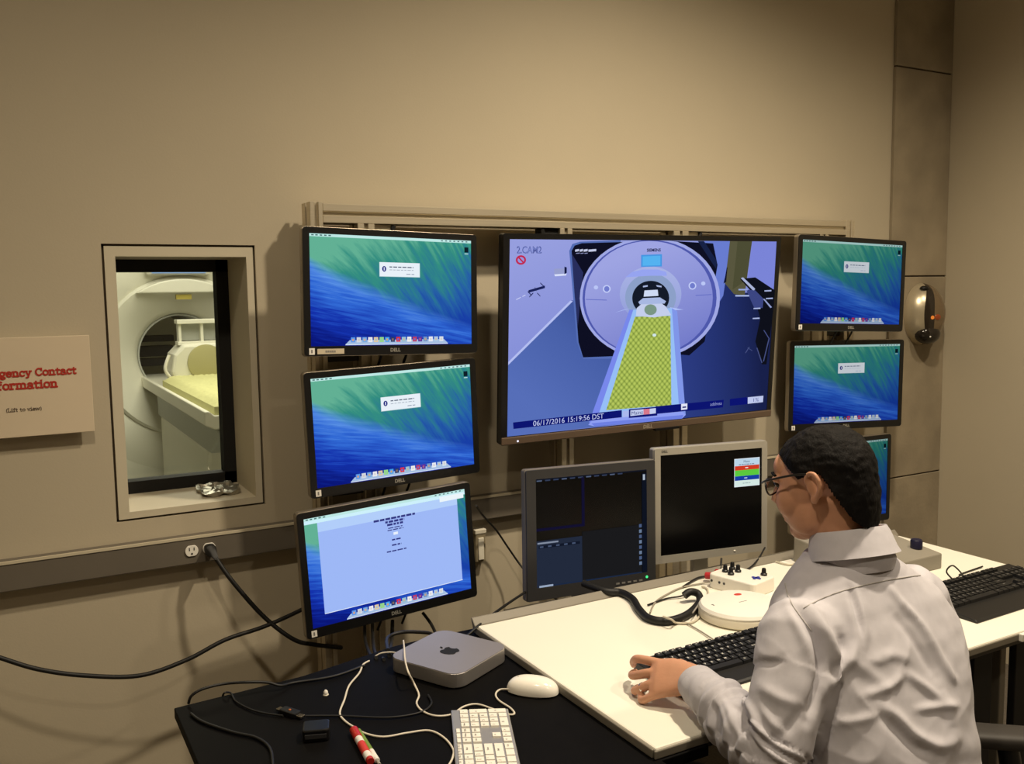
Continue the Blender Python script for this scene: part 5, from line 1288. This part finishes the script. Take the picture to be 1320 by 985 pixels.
# ---- hand: wrist, knuckles, fingers that bend down onto the desk
WR = Vector((1.146, 1.335, .814)); hf = Vector((-.56, .80, -.16)).normalized()
hl = Vector((.55, .48, .62)); hl = (hl-hf*hl.dot(hf)).normalized(); hn = hl.cross(hf).normalized()
def HP(f, l, n=0.0): return WR+hf*f+hl*l+hn*n
FINGERS = ((.034, .083, .30, (.044, .027, .021), (.20, .80, 1.20)), (.011, .090, .08, (.046, .029, .022), (.40, 1.10, 1.55)), (-.013, .086, -.10, (.043, .027, .021), (.48, 1.2, 1.6)), (-.035, .074, -.32, (.035, .022, .018), (.45, 1.05, 1.45)))
RING_AT = None
def hand(mb):
    global RING_AT
    mb.loft([(HP(-.016, 0, .0), hl*.024, hn*.020), (HP(.01, .001, .002), hl*.032, hn*.020), (HP(.045, .002, .004), hl*.040, hn*.017), (HP(.075, .000, .004), hl*.041, hn*.013), (HP(.088, .000, .002), hl*.036, hn*.009)], 24, e=2.6)
    for i, (l0, f0, sp, L, angs) in enumerate(FINGERS):
        d_ = (hf+hl*sp).normalized(); pts = [HP(f0-.035, l0*.8, .002), HP(f0, l0, .003)]
        for Lj, ang in zip(L, angs): pts.append(pts[-1]+(d_*math.cos(ang)-hn*math.sin(ang))*Lj)
        lowz = WZ+.010+(.020 if i < 2 else 0)
        for q in pts[1:]: q.z = max(q.z, lowz)
        r = .0086 if i < 3 else .0076
        if i == 2: RING_AT = (pts[1].lerp(pts[2], .55), (pts[2]-pts[1]).normalized(), r)
        limb(mb, pts, [r*1.02, r*1.14, r*1.04, r*.94, r*.80], n=14)
    th = [HP(.012, .020, -.006), HP(.040, .040, -.018), HP(.068, .040, -.032), HP(.090, .030, -.040)]
    for q in th: q.z = max(q.z, WZ+.034)
    limb(mb, th, [.014, .0125, .0105, .0088], n=14)
bodym = MB()
torso(bodym, -.034)
head(bodym); hand(bodym)
limb(bodym, ARM_L, [r-.022 for r in ARR_L[:-1]]+[.024])
limb(bodym, ARM_R, [r-.022 for r in ARR_L[:-1]]+[.024])
# right hand resting on the desk in front of him, hidden by the torso
wr = Vector((1.755, 1.470, .808)); rf = Vector((-.1, .99, -.06)).normalized(); rl = Vector((.99, .1, -.03)).normalized(); rn = rl.cross(rf)
bodym.loft([(wr-rf*.03, rl*.026, rn*.02), (wr+rf*.02, rl*.032, rn*.018), (wr+rf*.07, rl*.040, rn*.014), (wr+rf*.09, rl*.035, rn*.010)], 20, e=2.6)
for l0, L in ((-.030, .075), (-.010, .085), (.011, .082), (.031, .065)):
    a = wr+rf*.08+rl*l0
    limb(bodym, [a-rf*.03, a, a+rf*L*.5-Vector((0, 0, .010)), a+rf*L*.85-Vector((0, 0, .028))], [.009, .0098, .009, .0075], n=12)
limb(bodym, [wr+rf*.02-rl*.022, wr+rf*.05-rl*.05-Vector((0, 0, .012)), wr+rf*.08-rl*.055-Vector((0, 0, .02))], [.013, .011, .0085], n=12)
for sgn in (-1, 1):
    hip = HIP+eS*sgn*.09
    knee = hip+Vector((sgn*.02, .43, -.02)); ank = knee+Vector((0, .02, -.39))
    limb(bodym, [hip, (hip+knee)/2, knee, (knee+ank)/2+Vector((0, -.01, 0)), ank], [.078, .068, .055, .050, .036])
    limb(bodym, [ank+Vector((0, -.03, -.05)), ank+Vector((0, .06, -.055)), ank+Vector((0, .14, -.065))], [.036, .034, .024])
bme = remesh(bodym, .0028, 3, .4)
bme.transform(Matrix.Translation(-MAN)); bme.name = 'body'; bme.materials.append(M_SKIN)
body_o = link('body', bme, man, smooth=180)
tag(body_o, 'bare face, neck and hands')

# ---- shirt: one draped shell over torso and arms
sh = MB()
torso(sh, .006)
limb(sh, ARM_L[:-1]+[(1.130, 1.305, .812)], [r+.004 for r in ARR_L[:-1]]+[.037], n=26)
limb(sh, ARM_R, [r+.004 for r in ARR_L[:-1]]+[.040], n=24)
sh.ell(SHL+Vector((.035, .005, .0)), (.068, .072, .060)); sh.ell(SHR+Vector((-.03, -.005, .0)), (.068, .072, .060))
sme = remesh(sh, .0042, 12, .5)
A = co_array(sme); Nn = no_array(sme)
disp = np.zeros(len(A))
sv = [Vector(q) for q in ARM_L]
def seg_t(p, pts):
    best = 9; bt = 0
    for i in range(len(pts)-1):
        a, b = pts[i], pts[i+1]; ab = b-a; t = max(0, min(1, (p-a).dot(ab)/ab.length_squared)); q = (p-(a+ab*t)).length
        if q < best: best = q; bt = i+t
    return best, bt
def ridge(x): return 1-abs(2*(x-math.floor(x))-1)
for i in range(len(A)):
    p = Vector(A[i].tolist())
    dL, tL = seg_t(p, sv)
    on_arm = (dL < .082 and tL > .8) and p.x < 1.225
    if on_arm:
        # bunched rings around the elbow and forearm, long folds on the upper arm
        if tL > 2.2:
            w = noise.noise(p*14)*.9
            amp = .0042 if tL < 5.2 else .001
            disp[i] = amp*math.sin(tL*12.5+w*4.5+math.atan2(p.z-.80, p.x-1.11)*1.4)+.005*noise.noise(p*20)*(1 if tL < 5.2 else .2)
        else:
            q = Vector((p.x*9+p.z*5, p.y*9, p.z*4)); disp[i] = .005*noise.noise(q*1.6)+.003*noise.noise(p*22)
    else:
        # draped back: long folds falling from the yoke, diagonal pulls to the armpits, creases at the waist
        u = (p-Vector((1.368, 1.09, .9))).dot(eS); z = p.z
        below = max(0, min(1, (.985-z)/.05))
        v1 = noise.noise(Vector((u*11, z*2.4+1.7, 0)))
        diag = noise.noise(Vector((u*7+z*9, u*5-z*4, 3.1)))
        diag2 = noise.noise(Vector((u*7-z*10, -u*4-z*4, 7.7)))
        waist = noise.noise(Vector((u*5+.6*z, z*22+u*6, 5.5)))
        r1 = (1-abs(diag))**3; r2 = (1-abs(diag2))**3
        disp[i] = below*(.005*v1+.005*(r1-.4)+.004*(r2-.4)+.006*waist*max(0, min(1, (.84-z)/.1)))+.0016*noise.noise(p*30)
from mathutils.bvhtree import BVHTree
bvh0 = BVHTree.FromPolygons([tuple(q) for q in A], [list(pp.vertices) for pp in sme.polygons])
EYE = Vector((0, 0, CAMH))
def on_shirt(tree, pts, n=8):
    """points where the sight lines through a drawn fold meet the cloth"""
    out = []
    for q in spline([Vector((x, y, 0)) for x, y in pts], n):
        h = tree.ray_cast(EYE, _ray(q.x, q.y).normalized())
        if h[0] is not None: out.append((h[0], h[1]))
    return out
def C4(*p): return [(940+x/3.078, 660+y/3.078) for x, y in p]
# long folds of the shirt: (line, height, width); negative = valley
FOLDS = [
 (C4((245, 370), (330, 470), (362, 540), (370, 640), (350, 730), (310, 830)), -.018, .010),
 (C4((300, 350), (370, 450), (410, 540), (420, 640), (390, 720)), .010, .012),
 (C4((215, 320), (260, 420), (310, 540), (330, 620)), .006, .010),
 (C4((480, 300), (500, 380), (520, 480)), -.006, .006), (C4((500, 300), (522, 380), (540, 480), (530, 560)), .006, .008),
 (C4((460, 330), (500, 470), (490, 560), (420, 650), (385, 690)), .007, .010), (C4((440, 480), (450, 560), (410, 630)), -.006, .009),
 (C4((620, 280), (680, 360), (740, 430)), .006, .009), (C4((690, 370), (780, 480), (870, 640), (895, 665)), .008, .010),
 (C4((650, 400), (740, 520), (820, 650)), -.006, .010), (C4((530, 730), (620, 700), (690, 650)), .006, .008),
 (C4((600, 770), (660, 810), (740, 890), (830, 930), (900, 900)), .009, .011), (C4((580, 800), (650, 850), (730, 925), (820, 960)), -.008, .010),
 (C4((740, 785), (830, 772), (900, 765)), .006, .007), (C4((430, 835), (520, 825), (590, 800)), .005, .008),
 (C4((560, 600), (640, 570), (720, 590)), .004, .010), (C4((840, 700), (870, 780), (880, 860)), .005, .010), (C4((700, 640), (790, 700), (850, 760)), .006, .009),
 (C4((420, 560), (560, 640), (640, 720)), .005, .012), (C4((130, 780), (180, 850), (225, 880)), .006, .008), (C4((100, 585), (170, 595), (230, 570)), -.004, .008),
 (C4((120, 690), (200, 740), (270, 760)), .005, .010), (C4((20, 735), (60, 740), (95, 800), (115, 870), (150, 885)), .006, .007), (C4((0, 770), (50, 800), (80, 870), (110, 950)), -.006, .007),
 (C4((180, 900), (240, 850), (300, 770)), -.006, .010), (C4((-60, 740), (-30, 790), (0, 880)), .005, .006), (C4((-40, 730), (0, 790), (40, 900)), .006, .007),
]
for line, hgt, wid in FOLDS:
    hp2 = on_shirt(bvh0, line, 30)
    if len(hp2) < 2: continue
    HA = np.array([tuple(q[0]) for q in hp2]); HN = np.array([tuple(q[1]) for q in hp2])
    dd = np.sqrt(((A[:, None, :]-HA[None, :, :])**2).sum(2)); jn = dd.argmin(1); dm_ = dd.min(1)
    tt = jn/(len(HA)-1); env = np.sin(np.clip(tt, .04, .96)*np.pi)**.6
    face = (Nn*HN[jn]).sum(1) > .1
    disp += hgt*env*face*np.exp(-(dm_/wid)**2)
A2 = A+Nn*disp[:, None]
set_co(sme, A2)
# armpit pinch between sleeve and back
sme.transform(Matrix.Translation(-MAN)); sme.name = 'shirt'; sme.materials.append(M_SHIRT)
shirt = link('shirt', sme, man, smooth=180)
# seams follow the shell
bvh = BVHTree.FromPolygons([tuple(q) for q in A2], [list(pp.vertices) for pp in sme.polygons])
def seam(line, r, nm, parent, mt=M_SEAM):
    hp2 = on_shirt(bvh, line, 10); P = [h[0]+h[1]*.0004 for h in hp2]
    for _ in range(2): P = [P[0]]+[(P[i-1]+P[i]*2+P[i+1])/4 for i in range(1, len(P)-1)]+[P[-1]]
    o = MB(); o.tube(P, r, 6); o.v = [p-MAN for p in o.v]; return o.build(nm, mt, parent, smooth=60)
seam([(1036, 784), (1055, 774), (1077, 765), (1100, 758), (1130, 751), (1162, 745), (1186, 742)], .0012, 'yoke_seam', shirt)
seam([(1012, 752), (1016, 768), (1024, 784), (1036, 800), (1046, 813)], .0012, 'armhole_seam', shirt)
# cuff
cm = MB()
ca, cb_ = Vector((1.124, 1.258, .813)), Vector((1.142, 1.326, .813)); cd = (cb_-ca).normalized(); cxx = cd.cross(Vector((0, 0, 1))).normalized(); cz = cxx.cross(cd)
secs = [(ca, cxx*.040, cz*.037), (ca+cd*.004, cxx*.0425, cz*.039), (cb_-cd*.004, cxx*.0405, cz*.036), (cb_, cxx*.0385, cz*.034), (cb_-cd*.01, cxx*.035, cz*.031)]
vs = []; n = 32; fs = []
for c, a, b in secs:
    for j in range(n): w = 2*PI*j/n; vs.append(Vector(c)+a*math.cos(w)+b*math.sin(w)*(1 if math.sin(w) > 0 else 1))
for k in range(4):
    for j in range(n): fs.append([k*n+j, k*n+(j+1) % n, (k+1)*n+(j+1) % n, (k+1)*n+j])
cm.add([v-MAN for v in vs], fs); cm.build('cuff', M_SHIRT, shirt, smooth=50)
# collar: stand and turned-down leaf around the neck
nb = NB+Vector((0, -.006, .012)); tilt = Matrix.Rotation(math.radians(-16), 3, eS)
def ring(rad, z, n=40, front=.0, squash=1.0):
    out = []
    for j in range(n):
        w = 2*PI*j/n
        q = Vector((rad*math.cos(w), rad*1.02*math.sin(w), z-front*max(0, math.sin(w))**2))
        out.append(nb+tilt @ (eS*q.x+nS*q.y+Vector((0, 0, q.z))))
    return out
def rings(levels, nm, mt):
    o = MB(); n = 40; vs = []; fs = []
    for L in levels: vs += L
    for k in range(len(levels)-1):
        for j in range(n): fs.append([k*n+j, k*n+(j+1) % n, (k+1)*n+(j+1) % n, (k+1)*n+j])
    o.add([v-MAN for v in vs], fs); return o.build(nm, mt, shirt, smooth=50)
rings([ring(.070, -.040, front=.02), ring(.076, -.020, front=.02), ring(.071, .010, front=.015), ring(.067, .034, front=.012), ring(.066, .040, front=.012), ring(.069, .041, front=.012), ring(.074, .030, front=.025), ring(.081, .002, front=.04), ring(.086, -.010, front=.05), ring(.083, -.010, front=.05)], 'collar', M_SHIRT)
# ---- trousers and shoes
tr = MB()
tr.loft([(Vector((1.345, 1.0, .432)), eS*.16, nS*.11), (Vector((1.345, 1.005, .47)), eS*.192, nS*.136), (Vector((1.347, 1.015, .55)), eS*.200, nS*.142), (Vector((1.35, 1.025, .61)), eS*.196, nS*.140)], 32, e=2.6)
for sgn in (-1, 1):
    hip = HIP+eS*sgn*.09; knee = hip+Vector((sgn*.02, .43, -.02)); ank = knee+Vector((0, .02, -.36))
    limb(tr, [hip, (hip+knee)/2, knee, (knee+ank)/2+Vector((0, -.01, 0)), ank], [.090, .082, .070, .064, .060])
tme = remesh(tr, .009, 5, .5); tme.transform(Matrix.Translation(-MAN)); tme.name = 'trousers'; tme.materials.append(M_JEAN); link('trousers', tme, man, smooth=180)
for sgn in (-1, 1):
    hip = HIP+eS*sgn*.09; ank = hip+Vector((sgn*.02, .45, -.41))
    o = MB(); c0 = Vector((ank.x, ank.y, 0))
    o.loft([(c0+Vector((0, -.07, .03)), (.034, 0, 0), (0, 0, .028)), (c0+Vector((0, -.03, .05)), (.042, 0, 0), (0, 0, .049)), (c0+Vector((0, .06, .045)), (.045, 0, 0), (0, 0, .043)), (c0+Vector((0, .15, .030)), (.044, 0, 0), (0, 0, .028)), (c0+Vector((0, .19, .022)), (.028, 0, 0), (0, 0, .018))], 20, e=2.6); o.v = [p-MAN for p in o.v]
    o.build('shoe', M_BLACK, man, smooth=50)
# ---- hair: cap over the skull with a cropped hairline
hb = MB(); nu, nv = 180, 170; vs = []; keep = {}; fs = []
def hairline(y, ax):
    pts_ = [(-.13, -.098), (-.078, -.096), (-.066, -.080), (-.050, -.040), (-.036, -.002), (-.026, .016), (-.010, .020), (.006, .016), (.018, .012), (.030, .026), (.044, .044), (.056, .058), (.075, .068), (.13, .072)]
    for (a, za), (b, zb) in zip(pts_[:-1], pts_[1:]):
        if a <= y <= b: return za+(zb-za)*(y-a)/(b-a)
    return .08
for i in range(nv+1):
    th = PI*i/nv
    for j in range(nu):
        ph = 2*PI*j/nu
        d_ = Vector((math.sin(th)*math.cos(ph), math.sin(th)*math.sin(ph), math.cos(th)))
        c = Vector((0, -.008, .024)); rad = Vector((.079, .091, .084))
        if i <= nv//2: q = c+Vector((rad.x*d_.x, rad.y*d_.y, rad.z*d_.z))
        else:
            t_ = -math.cos(th); s_ = (1-t_**2.8)**(1/2.8); q = c+Vector((rad.x*math.cos(ph)*s_, rad.y*math.sin(ph)*s_, -.150*t_))
        q += d_*(.0020*noise.noise(q*90)+.003*noise.noise(q*28))
        if q.y > .05 and q.z > .06: q += Vector((0, .006*min(1, (q.y-.05)/.03), .002))
        keep[i*nu+j] = q.z > hairline(q.y, abs(q.x))+.002*noise.noise(q*60); vs.append(q)
for i in range(nv):
    for j in range(nu):
        f_ = [i*nu+j, (i+1)*nu+j, (i+1)*nu+(j+1) % nu, i*nu+(j+1) % nu]
        if all(keep[a] for a in f_): fs.append(f_)
used = sorted({a for f_ in fs for a in f_}); mp = {a: k for k, a in enumerate(used)}
hb.add([(HT @ vs[a])-MAN for a in used], [[mp[a] for a in f_] for f_ in fs])
hair = hb.build('hair', M_HAIR, man, smooth=180)
sd = hair.modifiers.new('thick', 'SOLIDIFY'); sd.thickness = .012; sd.offset = -1
# ---- glasses
gl = MB()
for s in (-1, 1):
    gl.tube([(HT @ q)-MAN for q in spline([(s*.082, -.022, .018), (s*.080, .02, .022), (s*.074, .078, .018), (s*.062, .098, .014)], 6)], .0022, 8)
    lens = [(s*(.034+.026*math.cos(a)), .101-.008*abs(math.cos(a)), .004+.016*math.sin(a)) for a in [2*PI*k/24 for k in range(25)]]
    gl.tube([(HT @ Vector(q))-MAN for q in lens], .0016, 6)
gl.tube([(HT @ Vector(q))-MAN for q in ((-.009, .102, .008), (0, .106, .010), (.009, .102, .008))], .0016, 6)
gfr = gl.build('glasses', mat('dark_frame', (22, 19, 18), .35), man, smooth=60)
for s in (-1, 1):
    o = MB(); o.add([(HT @ Vector((s*(.034+.025*math.cos(a)), .100-.008*abs(math.cos(a)), .004+.015*math.sin(a))))-MAN for a in [2*PI*k/24 for k in range(24)]], [list(range(24))]); o.build('lens', glass('lens_glass', (.97, .97, .97), ior=1.08), gfr)
# eyes and brows
for s in (-1, 1):
    o = MB(); o.ell((HT @ Vector((s*.031, .079, .008)))-MAN, (.010, .010, .008)); o.build('eye', mat('eye', (60, 48, 40), .2), man, smooth=60)
    o = MB(); o.tube([(HT @ q)-MAN for q in spline([(s*.014, .092, .026), (s*.032, .089, .030), (s*.050, .074, .024)], 5)], .0028, 6); o.build('eyebrow', M_HAIR, man, smooth=60)
# ring on his finger
q, ax_, r_ = RING_AT
side = ax_.cross(Vector((0, 0, 1))).normalized()
o = MB(); o.lathe([(r_*1.02, -.002), (r_*1.22, -.002), (r_*1.22, .002), (r_*1.02, .002)], 24, T=frameT(q, side, ax_.cross(side))); o.v = [p-MAN for p in o.v]; o.build('ring', M_CHROME, man, smooth=40)
